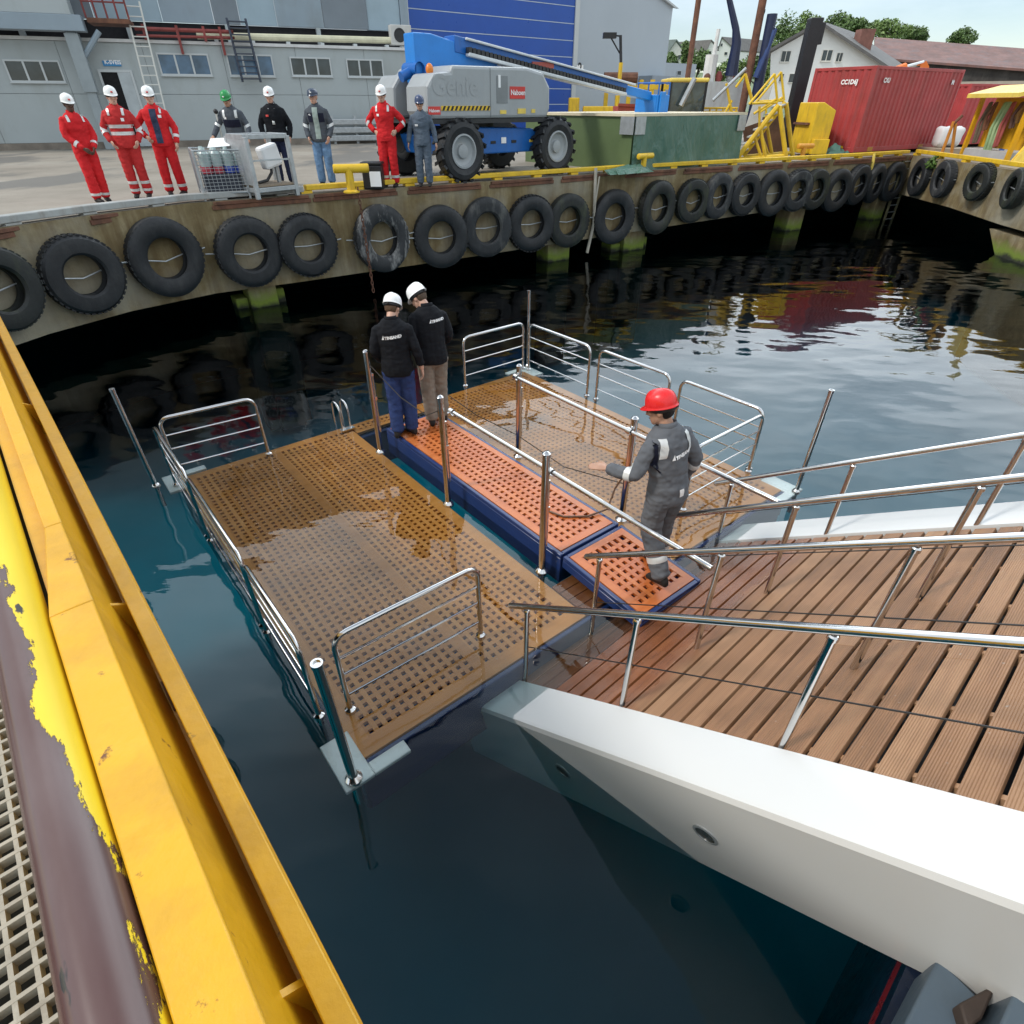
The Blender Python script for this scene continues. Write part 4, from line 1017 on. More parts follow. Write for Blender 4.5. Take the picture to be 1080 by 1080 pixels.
    for bd in bands:
        typ, t_, w_ = bd[0], bd[1], bd[2]; mt_ = bd[3] if len(bd) > 3 else HIVIS
        if typ == 'arm':
            for sh, el, wr in A:
                p, d = (lerp(sh, el, t_), el-sh) if t_ < 1 else (lerp(el, wr, t_-1), wr-el); band(bt_, p, d, w_*k, mt_)
        if typ == 'leg':
            for hp, kn, an, tt in LG: p, d = (lerp(hp, kn, t_), kn-hp) if t_ < 1 else (lerp(kn, an, t_-1), an-kn); band(bl_, p, d, w_*k, mt_)
        if typ == 'chest': band(bt_, B(0, 0, t_), Rl @ V((0, 0, 1)), w_*k, mt_)
    # flat things lying on the cloth: badges, shirt front, shoulder stripes, lettering
    def drape(pts, faces, mat, name, front=True, off=.005, bvh=None, mesh_only=False):
        """pts in (x, z) of the upright body; projected on the garment from front or back"""
        out = []; dr = -1 if front else 1; dir_ = Rl @ V((0, dr, 0)); bvh = bvh or bt_
        for x, z in pts:
            o = B(x, -dr*.6, z); hit = bvh.ray_cast(o, dir_, 1.2); out.append(hit[0]-dir_*off if hit[0] else B(x, -dr*.13, z))
        mb = MB(); mb.add(out, faces); child(name, mb.mesh(), mat)
    def quadgrid(x0, x1, z0, z1, nx, nz, shear=0.0, taper=0.0):
        pts = []; fs = []
        for j in range(nz+1):
            for i in range(nx+1):
                tz = j/nz; xx = x0+(x1-x0)*i/nx; pts.append((xx*(1-taper*tz)+shear*tz, z0+(z1-z0)*tz))
        for j in range(nz):
            for i in range(nx): a = j*(nx+1)+i; fs.append((a, a+1, a+nx+2, a+nx+1))
        return pts, fs
    for (nm, x0, x1, z0, z1, mat, front, shear) in patches:
        nx, nz = max(2, int(abs(x1-x0)/.018)), max(2, int(abs(z1-z0)/.018)); p_, f_ = quadgrid(x0, x1, z0, z1, nx, nz, shear); drape(p_, f_, mat, nm, front, .0065 if nm == 'shirt_front' else .009)
    if logo:
        txt, size, xl, zl, mat, front = logo
        lt = ftext(txt, size, (0, 0, 0), (1, 0, 0), (0, 1, 0), 0, .003); sgn = -1 if front else 1
        drape([(xl+sgn*v.x, zl+v.y+v.x*.10) for v in lt.v], lt.f, mat, 'back_lettering', front, .011)
        e = size; tri = [(xl-sgn*.75*e, zl-.02*e), (xl-sgn*.1*e, zl+.0*e), (xl-sgn*.22*e, zl+1.1*e)]
        drape(tri, [(0, 1, 2)], mat, 'emblem', front, .013)
    if lanyard:
        mb = MB(); q = []
        for s_ in (-1, 1): mb.tube([B(s_*.055, .05, 1.52), B(s_*.06, .145, 1.42), B(s_*.02, .165, 1.28), B(0, .168, 1.22)], .008*k, 6)
        mb.box(B(0, .172, 1.18), V((.025, 0, 0))*k, V((0, .004, 0)), V((0, 0, .04))*k); child('lanyard', mb.mesh(), HIVIS)
    return ob

c_red = m_cloth('red_coverall_cloth', (.56, .018, .022)); c_red2 = m_cloth('faded_red_cloth', (.48, .03, .03)); c_grey = m_cloth('grey_coverall_cloth', (.115, .122, .135))
c_dkg = m_cloth('dark_grey_cloth', (.075, .085, .10)); c_blk = m_cloth('black_sweater_knit', (.006, .007, .010)); c_jean = m_cloth('blue_denim', (.028, .05, .15), .9, .25)
c_jeanl = m_cloth('faded_denim', (.13, .23, .38), .9, .3); c_khaki = m_cloth('khaki_cloth', (.22, .185, .15), .9, .2); c_jdk = m_cloth('dark_denim', (.015, .02, .05), .9, .3)
c_slate = m_cloth('slate_coverall_cloth', (.09, .115, .15)); c_shirt = m_cloth('navy_check_shirt', (.04, .055, .10), .9, .5); c_tee = m_cloth('grey_green_tee', (.30, .36, .33)); c_navyp = m_cloth('navy_patch', (.012, .014, .03))
WHT = paint('white_print', (.82, .82, .82), .6, .02); REDP = paint('red_print', (.6, .05, .04), .6)
def gq(u, v, dz=0): return G(u, v, QZ+.004)
BL = ('shirt_front', -.05, .05, .92, 1.46)
# --- three on the platform
person('red helmet man in grey coverall walking down the gangway, left hand held out', PF(3.0, -.13, .18), -30, 1.80, top=c_grey, one_piece=True, skin='tan', hat='helmet', hatcol=(.72, .02, .022), hair=(.012, .01, .01),
  arms=((( -.33, .02, 1.165), (-.42, .26, 1.19)), ((.27, -.05, 1.14), (.27, .10, .92))), hands=(((-.55, .8, .12), (.25, .1, -.9), .10, (.6, .5, .2)), ((.05, .5, -1), (-1, -.1, 0), .5, (0, 1, 0))),
  feet=((-.10, -.17, .06, 4), (.11, .10, 0, -4)), lean=9, side=-4, head=(-30, -6), vox=.0085, glasses=True, bands=(('arm', 1.22, .055), ('leg', 1.62, .055)), loose=1.15,
  patches=(('shoulder_stripe', -.165, -.115, 1.29, 1.45, HIVIS, False, .02), ('shoulder_stripe', .115, .165, 1.29, 1.45, HIVIS, False, -.02), ('shoulder_panel', -.205, -.168, 1.20, 1.44, c_navyp, False, .0), ('pocket_label', -.012, .032, .915, .985, WHT, False, 0)),
  logo=('TINSAND', .043, -.045, 1.265, WHT, False), grp='people on the swim platform', seed=3)
person('man in black sweater and blue jeans with white helmet, nearest the platform edge', PF(2.58, 3.72, .217), -4, 1.79, top=c_blk, bottom=c_jean, skin='fair', hat='helmet', hatcol=(.83, .83, .82), hair=(.10, .06, .035),
  arms=(((-.25, -.03, 1.14), (-.20, .16, .98)), ((.26, -.03, 1.13), (.29, .03, .885))), hands=(None, ((.05, .1, -1), (-1, -.2, 0), .35, (0, 1, 0))), feet=((-.085, -.03, 0, 10), (.09, .05, 0, -42)), head=(16, -30), lean=3, side=-2, sleeve=(.95, .72),
  vox=.0085, logo=('TINSAND', .047, -.085, 1.30, WHT, False), grp='people on the swim platform', seed=5, loose=1.0)
person('man in black jacket and khaki trousers with white helmet bending his head to look down', PF(3.10, 3.74, .217), -28, 1.84, top=c_blk, bottom=c_khaki, skin='fair', hat='helmet', hatcol=(.83, .83, .82), hair=(.09, .06, .04),
  arms=(((-.25, .0, 1.13), (-.16, .17, .99)), ((.26, .0, 1.13), (.17, .19, 1.0))), feet=((-.08, .0, 0, 20), (.10, .06, 0, 0)), head=(-30, -34), lean=8, side=1, vox=.0085,
  logo=('TINSAND', .04, -.01, 1.33, WHT, False), grp='people on the swim platform', seed=8)
# --- eight on the quay, looking over
person('dark skinned man in red coverall and white helmet seen side on, leftmost on the quay', gq(109, 213), 128, 1.74, top=c_red, one_piece=True, skin='dark', hat='helmet', hatcol=(.82, .82, .8), hair=(.01, .01, .01),
  arms=(((-.26, .02, 1.14), (-.10, .22, .93)), ((.26, .02, 1.14), (.08, .23, .93))), feet=((-.10, -.02, 0, 8), (.10, .05, 0, -8)), bands=(('arm', 1.62, .05), ('leg', 1.85, .045)),
  patches=(('shoulder_stripe', -.15, -.11, 1.36, 1.47, HIVIS, True, 0), ('shoulder_stripe', .11, .15, 1.36, 1.47, HIVIS, True, 0)), head=(4, -6), seed=11)
person('man in faded red coverall with two grey chest bands, hands in his pockets', gq(152, 208.5), 158, 1.86, top=c_red2, one_piece=True, skin='fair', hat='helmet', hatcol=(.82, .82, .8), hair=(.16, .10, .06), build=1.12,
  arms=(((-.31, -.04, 1.14), (-.22, .12, .95)), ((.31, -.04, 1.14), (.22, .12, .95))), bands=(('chest', 1.19, .055), ('chest', 1.08, .055), ('arm', .95, .045), ('arm', 1.3, .045), ('leg', 1.55, .05), ('leg', 1.85, .045)),
  patches=(('shoulder_stripe', -.14, -.10, 1.36, 1.47, HIVIS, True, 0), ('shoulder_stripe', .10, .14, 1.36, 1.47, HIVIS, True, 0), ('name_badge', -.11, -.06, 1.27, 1.32, WHT, True, 0)), head=(-18, -4), seed=12)
person('man in open red jacket over navy check shirt, left hand on his hip', gq(188, 205.5), 165, 1.87, top=c_red, bottom=c_red, skin='fair', hat='helmet', hatcol=(.82, .82, .8), hair=(.10, .07, .05),
  arms=(((-.29, -.03, 1.14), (-.27, .08, .90)), ((.40, -.09, 1.17), (.235, .07, 1.0))), hands=(None, ((-.5, .5, -.6), (-.6, -.6, 0), .5, (0, .6, .8))), feet=((-.13, 0, 0, 12), (.13, .03, 0, -14)), bands=(('arm', 1.55, .05), ('leg', 1.78, .05)),
  patches=(('shirt_front', -.055, .06, .90, 1.45, c_shirt, True, -.01), ('name_badge', -.14, -.085, 1.31, 1.355, WHT, True, 0), ('shoulder_stripe', -.15, -.12, 1.38, 1.47, HIVIS, True, 0)), head=(-8, -6), seed=13, build=1.05)
person('man with green helmet in dark grey work jacket leaning on the grey trolley', gq(262, 196), 172, 1.84, top=c_dkg, bottom=c_dkg, skin='tan', hat='helmet', hatcol=(.02, .27, .07), hair=(.2, .2, .19),
  arms=(((-.31, .05, 1.13), (-.30, .28, .98)), ((.33, .06, 1.16), (.42, .27, 1.0))), hands=(((-.1, 1, -.3), (0, -.2, -1), .4, (1, 0, 0)), ((.4, .9, -.4), (0, -.2, -1), .4, (-1, 0, 0))), lean=6, head=(8, -9), build=1.12,
  bands=(('arm', .9, .05), ('leg', 1.5, .05)), patches=(('shoulder_stripe', -.15, -.10, 1.32, 1.46, HIVIS, True, 0), ('shoulder_stripe', .10, .15, 1.32, 1.46, HIVIS, True, 0), ('chest_panel', -.17, .17, 1.15, 1.29, c_navyp, True, 0), ('name_badge', .08, .13, 1.3, 1.34, WHT, True, 0)), glasses=True, seed=14)
person('man with white helmet in black sweater wearing a grey lanyard', gq(303, 195), 170, 1.90, top=c_blk, bottom=c_jdk, skin='fair', hat='helmet', hatcol=(.84, .84, .83), hair=(.08, .05, .03), build=1.18,
  arms=(((-.30, -.02, 1.14), (-.27, .10, .91)), ((.31, -.02, 1.14), (.27, .10, .91))), lanyard=True, patches=(('name_badge', .075, .135, 1.28, 1.315, REDP, True, 0),), head=(0, -8), feet=((-.13, 0, 0, 12), (.13, 0, 0, -12)), seed=15)
person('bearded man in dark cap, grey jacket and faded blue jeans', gq(346, 196), 178, 1.88, top=c_dkg, bottom=c_jeanl, skin='fair', hat='cap', hatcol=(.03, .045, .08), hair=(.06, .035, .02),
  arms=(((-.28, -.03, 1.14), (-.22, .11, .93)), ((.28, -.03, 1.14), (.22, .11, .93))), bands=(('arm', .95, .05),), patches=(('shirt_front', -.06, .05, .90, 1.46, c_tee, True, 0), ('chest_panel', -.17, -.065, 1.2, 1.36, c_navyp, True, 0), ('chest_panel', .065, .17, 1.2, 1.36, c_navyp, True, 0), ('name_badge', .09, .14, 1.31, 1.35, WHT, True, 0)), head=(4, -4), seed=16)
person('man in plain red coverall with hands on his hips beside the lift wheel', gq(413, 197), 182, 1.92, top=c_red, one_piece=True, skin='fair', hat='helmet', hatcol=(.84, .82, .8), hair=(.12, .08, .05), build=1.05,
  arms=(((-.40, -.08, 1.17), (-.23, .05, 1.03)), ((.39, -.10, 1.16), (.22, .02, 1.02))), hands=(((.5, .5, -.6), (.6, -.6, 0), .5, (0, .6, .8)), ((-.5, .4, -.6), (-.6, -.6, 0), .5, (0, .6, .8))), bands=(('leg', 1.72, .05), ('arm', 1.2, .045)),
  patches=(('shoulder_stripe', -.14, -.10, 1.36, 1.47, HIVIS, True, 0), ('shoulder_stripe', .10, .14, 1.36, 1.47, HIVIS, True, 0), ('name_badge', .07, .12, 1.28, 1.32, WHT, True, 0)), head=(0, -10), seed=17)
person('man in slate grey coverall and dark cap, rightmost on the quay before the lift', gq(449, 196.5), 178, 1.74, top=c_slate, one_piece=True, skin='tan', hat='helmet', hatcol=(.04, .06, .13), hair=(.05, .04, .03), build=1.05,
  arms=(((-.28, -.03, 1.14), (-.32, .02, .89)), ((.28, -.03, 1.14), (.32, .02, .89))), patches=(('name_badge', .06, .13, 1.22, 1.26, WHT, True, 0),), glasses=True, head=(-6, -4), seed=18)

# ================================================================ BACKGROUND
class Face:
    """vertical plane through p along direction d (horizontal); n points to the camera"""
    def __init__(s, p, q):
        s.p = V((p.x, p.y, 0)); s.d = V((q.x-p.x, q.y-p.y, 0)).normalized(); s.n = V((s.d.y, -s.d.x, 0)); s.L = (V((q.x, q.y, 0))-s.p).length
        if s.n.dot(-s.p) < 0: s.n = -s.n
    def hit(s, u, v):
        r = ray(u, v); t = s.n.dot(s.p)/s.n.dot(r); P = V((r.x*t, r.y*t, HC+r.z*t)); return (P-s.p).dot(s.d), P.z
    def __call__(s, t, n, z): return s.p+s.d*t+s.n*n+V((0, 0, z))
WALLG = paint('pale_grey_panel', (.37, .41, .42), .5, .05, dirt=(.26, .27, .25), dirt_amt=.5, scale=.5)
WALLB = paint('blue_grey_sheet', (.25, .31, .36), .5, .08, dirt=(.2, .22, .22), dirt_amt=.5, scale=.6)
HALLG = paint('hall_grey_sheet', (.40, .45, .50), .5, .04, scale=.3)
FRAMEW = paint('window_frame', (.5, .53, .54), .5, .05)
fa = Face(at(0, 159, 28.6), at(430, 149, 35.2)); ZR = 5.95
lb = thing('workshop_building', 'low pale grey panel workshop with a row of windows behind the people', 'building', fa(8, 0, QZ))
T0, T1 = -9.0, fa.hit(431, 90)[0]+.1
m = MB(); m.fbox(fa, T0, T1, -9, -.06, QZ, ZR-.05); m.build('inner_wall', paint('shadow_gap', (.09, .1, .1), .8), lb, smooth=0)
m = MB(); t = T0
while t < T1-.1:
    e = min(t+3.1, T1)
    m.fbox(fa, t+.006, e-.006, -.055, 0, QZ+.25, QZ+1.95); m.fbox(fa, t+.006, e-.006, -.055, 0, QZ+1.962, ZR-.06); t = e
m.build('wall', WALLG, lb, smooth=0, bevel=.004)
m = MB(); m.fbox(fa, T0, T1, -.05, .02, QZ-.1, QZ+.245); m.build('plinth', paint('dirty_plinth', (.2, .17, .14), .8, .3), lb, smooth=0)
m = MB(); m.fbox(fa, T0-.1, T1+.1, -9, .09, ZR-.05, ZR+.06); m.build('roof_edge', paint('roof_flashing', (.6, .6, .6), .5, .1), lb, smooth=0)
def window(face, px, parent, panes=3, glass=GLASS, fr=FRAMEW, off=.0, sill=True):
    """px: (u0, v0, u1, v1) centre-line corners on the photograph"""
    u0, v0, u1, v1 = px; um, vm = (u0+u1)/2, (v0+v1)/2
    t0, t1 = face.hit(u0, vm)[0], face.hit(u1, vm)[0]; z1, z0 = face.hit(um, v0)[1], face.hit(um, v1)[1]
    if t0 > t1: t0, t1 = t1, t0
    m = MB(); e = min(.06, (t1-t0)*.06); o = off
    m.fbox(face, t0-e, t1+e, .005+o, .05+o, z1, z1+e); m.fbox(face, t0-e, t1+e, .005+o, .05+o, z0-e, z0); m.fbox(face, t0-e, t0, .005+o, .05+o, z0+.001, z1-.001); m.fbox(face, t1, t1+e, .005+o, .05+o, z0+.001, z1-.001)
    for i in range(1, panes):
        x = t0+(t1-t0)*i/panes; m.fbox(face, x-e*.6, x+e*.6, .005+o, .045+o, z0+.001, z1-.001)
    w_ = m.build('window', fr, parent, smooth=0)
    m = MB(); m.fbox(face, t0-.001, t1+.001, .002+o, .02+o, z0-.001, z1+.001); m.build('pane', glass, w_, smooth=0)
    if sill: m = MB(); m.fbox(face, t0-e*1.3, t1+e*1.3, .004+o, .1+o, z0-e*1.6, z0-e-.002); m.build('sill', fr, w_, smooth=0)
    return w_
window(fa, (9, 65, 64, 85), lb); window(fa, (169, 58, 220, 78), lb, 3, GLASSB); window(fa, (242, 59, 287, 79), lb, 3, GLASSB); window(fa, (308, 62, 348, 79), lb); window(fa, (367, 64, 403, 80), lb)
t0, z1 = fa.hit(106, 76); t1, _ = fa.hit(137, 76)
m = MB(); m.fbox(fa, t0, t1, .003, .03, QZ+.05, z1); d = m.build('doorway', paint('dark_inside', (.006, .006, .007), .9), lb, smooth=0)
m = MB(); m.fbox(fa, t0-.09, t0, .003, .07, QZ+.05, z1+.09); m.fbox(fa, t1, t1+.09, .003, .07, QZ+.05, z1+.09); m.fbox(fa, t0+.001, t1-.001, .003, .07, z1, z1+.09); m.build('door_frame', FRAMEW, lb, smooth=0)
m = MB(); m.fbox(fa, t0+.62, t1-.005, .031, .075, QZ+.06, z1-.005); m.build('door', paint('door_grey', (.42, .46, .48), .5), lb, smooth=0)
t0, z1 = fa.hit(107.5, 64); t1, z0 = fa.hit(128.5, 70)
m = MB(); m.fbox(fa, t0, t1, .004, .04, z0, z1); sg = m.build('door_sign', paint('sign_blue', (.03, .22, .48), .4), lb, smooth=0)
ftext('K-SVEIS', .19, fa(t0+.07, .042, z0+.07), fa.d, (0, 0, 1), .003, .006).build('lettering', WHT, sg, smooth=0)
# things on and above the workshop roof
up_ = Face(fa(0, -1.6, 0), fa(10, -1.6, 0))
us = thing('upper_structure', 'blue grey sheet clad upper hull above the workshop roof', 'structure', up_(5, 0, 6))
t = T0-1; i = 0; rnd = random.Random(4); te = up_.hit(431, 20)[0]
CLAD = [paint('light_blue_sheet', (.3, .39, .45), .45, .08, scale=.8), WALLB, paint('steel_grey_sheet', (.17, .2, .23), .45, .1, scale=.8)]
while t < te:
    e = min(t+rnd.choice([1.1, 1.6, 2.1, 2.6]), te); m = MB(); m.fbox(up_, t+.012, e-.012, -.15-.06*(i % 2), -.06*(i % 3 == 0), 6.75, 21); m.build('cladding', CLAD[i % 3], us, smooth=0); t = e; i += 1
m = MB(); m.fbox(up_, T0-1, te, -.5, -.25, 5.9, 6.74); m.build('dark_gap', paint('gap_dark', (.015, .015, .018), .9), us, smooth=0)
for t in (2, 6, 10, 14, 18):
    if t < te: m = MB(); m.fbox(up_, t, t+.18, -.3, .1, 6.0, 6.74); m.build('bearing', WALLG, us, smooth=0)
gb = thing('gantry', 'pale grey steel gantry post and beam standing before the workshop', 'gantry', fa(fa.hit(108, 155)[0], .6, QZ))
t9 = fa.hit(100, 100)[0]
m = MB(); m.fbox(fa, T0, t9+.55, .25, .95, 6.15, 6.65); m.build('beam', WALLB, gb, smooth=0, bevel=.02)
m = MB(); m.fbox(fa, T0, t9+.25, .1, .9, 6.66, 21); m.build('cladding', WALLG, gb, smooth=0)
m = MB(); m.fbox(fa, t9-.17, t9+.17, .42, .76, QZ, 6.15); m.fbox(fa, t9-.24, t9+.24, .36, .82, QZ+2.0, QZ+3.9); m.build('post', paint('post_grey', (.27, .31, .33), .5, .1), gb, smooth=0, bevel=.02)
m = MB(); m.tube([fa(t9, .6, 5.2), fa(t9+1.0, .6, 6.2)], .1, 8); m.build('brace', WALLB, gb)
rpf = thing('rusty_platform', 'rusty red railed landing above the workshop roof', 'platform', fa(t9+1.5, .5, 6.4))
ta, tb = fa.hit(93, 18)[0], fa.hit(137, 18)[0]
m = MB(); m.fbox(fa, ta, tb, -.8, .7, 6.45, 6.6); m.build('deck', RUSTY, rpf, smooth=0)
REDR = paint('red_oxide', (.22, .045, .04), .7, .3)
for i in range(5):
    t = ta+(tb-ta)*i/4; m = MB(); m.tube([fa(t, .62, 6.6), fa(t, .62, 7.7)], .035, 6); m.build('post', REDR, rpf)
for z in (7.1, 7.7): m = MB(); m.tube([fa(ta, .62, z), fa(tb, .62, z)], .03, 6); m.build('rail', REDR, rpf)
rk = thing('pipe_rack', 'red oxide pipe rack along the workshop roof edge', 'rack', fa(fa.hit(190, 25)[0], .1, 6.2))
ta, tb = fa.hit(140, 22)[0], fa.hit(243, 20)[0]
m = MB(); m.tube([fa(ta, .2, 6.35), fa(tb, .2, 6.35)], .07, 8); m.tube([fa(ta, .25, 6.12), fa(tb, .25, 6.15)], .05, 8); m.build('pipe', REDR, rk)
for u in (150, 185, 213, 230): t = fa.hit(u, 25)[0]; m = MB(); m.fbox(fa, t-.05, t+.05, .1, .3, 5.55 if u in (185, 230) else 6.0, 6.5); m.build('hanger', REDR, rk, smooth=0)
wp_ = thing('roof_pipe', 'cream insulated pipe lying along the workshop roof edge', 'pipe', fa(fa.hit(330, 33)[0], 0, 6.15))
ta, tb = fa.hit(205, 28)[0], fa.hit(424, 38)[0]
m = MB(); m.tube([fa(ta, -.2, 6.22), fa(tb, -.2, 6.28)], .13, 10); m.build('pipe', paint('cream_pipe', (.6, .58, .42), .6, .15), wp_)
for i in range(6): t = ta+(tb-ta)*(i+.5)/6; m = MB(); m.fbox(fa, t-.08, t+.08, -.35, -.02, 6.01, 6.1); m.build('bearer', FRAMEW, wp_, smooth=0)
ac = thing('air_conditioner', 'white air conditioner outdoor unit on the workshop roof end', 'air conditioner', fa(fa.hit(420, 34)[0], 0, 6.1))
t = fa.hit(412, 34)[0]; m = MB(); m.fbox(fa, t, t+1.0, -.45, 0, 6.1, 6.85); m.build('casing', paint('ac_white', (.55, .55, .53), .5), ac, smooth=0, bevel=.02)
m = MB(); m.lathe([(.27, 0), (.27, .02), (.22, .02), (.2, .005), (0, .005)], fa(t+.42, .0, 6.47), fa.n, 20); m.build('fan_grille', DARKM, ac)
def ladder(name, label, pa, pb, width, mat, rungs, rail=.035, treads=False):
    """pa, pb world points of the middle of top and bottom"""
    root = thing(name, label, 'ladder', pb); x = fa.d*width/2
    for s_ in (-1, 1): m = MB(); m.tube([pa+x*s_, pb+x*s_], rail, 6); m.build('rail', mat, root)
    for i in range(rungs):
        p = lerp(pb, pa, (i+.5)/rungs); m = MB()
        if treads: m.box(p, x, fa.n*.1, V((0, 0, .02)))
        else: m.tube([p-x, p+x], .022, 6)
        m.build('rung', mat, root)
q = fa.hit(164, 103); ladder('ladder', 'tall pale aluminium ladder leaning beside the workshop door', fa(fa.hit(140, 4)[0], .25, 7.2), fa(q[0], .85, q[1]-1.0), .55, paint('pale_aluminium', (.62, .62, .58), .4, .05), 13)
q = fa.hit(265, 87); ladder('stair_ladder', 'steep dark blue stair ladder up to the workshop roof', fa(fa.hit(247, 12)[0], .3, 6.8), fa(q[0], .75, q[1]), .75, paint('dark_blue_steel', (.035, .045, .07), .5, .2), 10, .05, True)
st = thing('steel_box_section', 'galvanised crash barrier sections stacked against the workshop wall', 'barrier', fa(fa.hit(370, 140)[0], .5, QZ))
ta, tb = fa.hit(345, 140)[0], fa.hit(405, 140)[0]
for i in range(3): m = MB(); m.fbox(fa, ta, tb, .3+.0*i, .45, QZ+.12+.33*i, QZ+.36+.33*i); m.build('barrier_rail', GALV, st, smooth=0, bevel=.03)
for t in (ta+.3, (ta+tb)/2, tb-.3): m = MB(); m.fbox(fa, t-.06, t+.06, .18, .295, QZ, QZ+1.15); m.build('upright', GALV, st, smooth=0)

# big hall with the blue sectional door
P605 = at(605, 60, 46); hall = Face(P605-V((.788, .616, 0))*12.6, P605)
hb = thing('assembly_hall', 'tall grey hall with white numeral and huge blue sectional door', 'building', hall(8, 0, QZ))
L0 = hall.hit(433, 60)[0]; L1 = hall.hit(603, 60)[0]; L2 = hall.hit(707, 30)[0]; zt = hall.hit(707, 8)[1]
m = MB(); pr = [(-1.5, QZ), (L2, QZ), (L2, zt), (L1-8, zt+5.2), (-1.5, zt+5.2)]
m.prism([hall(t, -26, z) for t, z in pr], [hall(t, 0, z) for t, z in pr]); m.build('wall', HALLG, hb, smooth=0)
m = MB()
for i in range(14): m.fbox(hall, L0, L1, .005, .09, QZ+.8*i+.02, QZ+.8*i+.78)
DOORB = paint('door_blue', (.006, .07, .37), .35, .08, scale=.6); dd = m.build('door', DOORB, hb, smooth=0, bevel=.008)
m = MB()
for i in range(1, 14): m.fbox(hall, L0, L1, .03, .097, QZ+.8*i-.018, QZ+.8*i+.018)
m.build('seal_strip', paint('seal_white', (.45, .52, .6), .5), dd, smooth=0)
m = MB(); m.fbox(hall, L1+.001, L1+.35, .004, .16, QZ, QZ+11.5); m.build('door_jamb', FRAMEW, hb, smooth=0); m = MB(); m.fbox(hall, L0-.35, L0-.001, .004, .16, QZ, QZ+11.5); m.build('door_jamb', FRAMEW, hb, smooth=0)
m = MB(); m.prism([hall(L2-.02, .002, zt), hall(L2+.4, .002, zt-.02), hall(L1-8, .002, zt+5.3), hall(L1-8, .002, zt+5.05)], [hall(L2-.02, .2, zt), hall(L2+.4, .2, zt-.02), hall(L1-8, .2, zt+5.3), hall(L1-8, .2, zt+5.05)]); m.build('verge', FRAMEW, hb, smooth=0)
ta, z1 = hall.hit(606.2, 68.5); tb, z0 = hall.hit(611.5, 78.5)
m = MB(); m.fbox(hall, ta, tb+.1, .17, .19, z0, z1); pl = m.build('number_plate', WHT, hb, smooth=0)
ftext('2', .75, hall(ta+.09, .191, z0+.06), hall.d, (0, 0, 1), .004, .02).build('numeral', BLACK, pl, smooth=0)
m = MB(); ta = hall.hit(672, 100)[0]; m.fbox(hall, ta, ta+2.6, .01, 1.2, QZ, QZ+3.2); m.build('side_porch', paint('porch_grey', (.26, .3, .35), .5), hb, smooth=0)
# yard clutter beyond the crate
of = Face(at(676, 100, 62), at(735, 100, 66)); ob_ = thing('site_office', 'small pale grey office block beyond the yard', 'building', of(2, 0, QZ))
z1 = of.hit(700, 66)[1]; m = MB(); m.fbox(of, of.hit(683, 80)[0], of.hit(733, 80)[0], -5, 0, QZ, z1); m.build('wall', HALLG, ob_, smooth=0)
window(of, (685, 71, 690, 79), ob_, 1); window(of, (690.5, 71, 694.5, 79), ob_, 1); window(of, (714, 75, 718, 79), ob_, 1)
lp_ = thing('floodlight_mast', 'black floodlight mast with yellow foot in the yard', 'lamp post', at(652, 118, 40))
b_ = at(652, 100, 40); m = MB(); m.tube([V((b_.x, b_.y, QZ)), V((b_.x, b_.y, at(652, 66, 40).z))], .11, 10); m.build('foot', YEL2, lp_)
m = MB(); m.tube([V((b_.x, b_.y, at(652, 66, 40).z)), at(654.5, 37, 40)], .08, 8); m.tube([at(653.5, 56, 40), at(644, 39, 40)], .04, 6); m.tube([at(654.5, 38, 40), at(641, 37, 40)], .04, 6); m.build('mast', DARKM, lp_)
m = MB(); m.box(at(643, 37.5, 40), (.35, 0, 0), (0, .2, 0), (0, 0, .12)); m.build('lamp_head', BLACK, lp_, smooth=0)
# yellow and rusty racks behind the crate
yk = thing('pipe_cradle', 'rust and yellow steel cradle rack in the yard beyond the lift boom', 'rack', at(690, 100, 44))
for i in range(7):
    u = 640+i*12; p = at(u, 90, 44); m = MB(); m.fbox(lambda x, y, z: V((p.x+x, p.y+y, z)), -.12, .12, -.1, .1, QZ, at(u, 84, 44).z); m.build('upright', YEL2, yk, smooth=0)
p, q = at(637, 82, 44), at(672, 82, 44); m = MB(); m.tube([p, q], .28, 10); m.build('rusty_pipe', RUSTY, yk)
p, q = at(640, 92, 44), at(716, 92, 44); m = MB(); m.box((p+q)/2, (q-p)/2, (0, .12, 0), (0, 0, .12)); m.build('cross_beam', YEL2, yk, smooth=0)
ba = thing('yellow_barrier', 'yellow road barrier blocks before the hall door', 'barrier', at(630, 118, 42))
for u0, u1, v0 in ((600, 611, 103), (615, 652, 112)):
    p, q = at(u0, v0, 42), at(u1, v0, 42); m = MB(); m.box(V(((p.x+q.x)/2, p.y, (QZ+p.z)/2)), ((q.x-p.x)/2, 0, 0), (0, .3, 0), (0, 0, (p.z-QZ)/2)); m.build('block', YEL2, ba, smooth=0, bevel=.05)
rb = thing('red_skip', 'faded red steel skip beyond the green crate', 'skip', at(660, 118, 30))
p, q = at(652, 112, 30), at(700, 114, 31); z0 = QZ
m = MB(); m.prism([V((p.x+.15, p.y, z0)), V((q.x-.15, q.y, z0)), V((q.x-.15, q.y+1.4, z0)), V((p.x+.15, p.y+1.4, z0))], [V((p.x, p.y, p.z)), V((q.x, q.y, p.z)), V((q.x, q.y+1.6, p.z)), V((p.x, p.y+1.6, p.z))]); m.build('tub', paint('faded_red', (.42, .08, .05), .6, .2), rb, smooth=0)
m = MB(); m.box((p+q)/2+V((0, 0, .05)), (q-p)/2, (0, .06, 0), (0, 0, .05)); m.build('rim', paint('faded_red', (.42, .08, .05), .6, .2), rb, smooth=0)
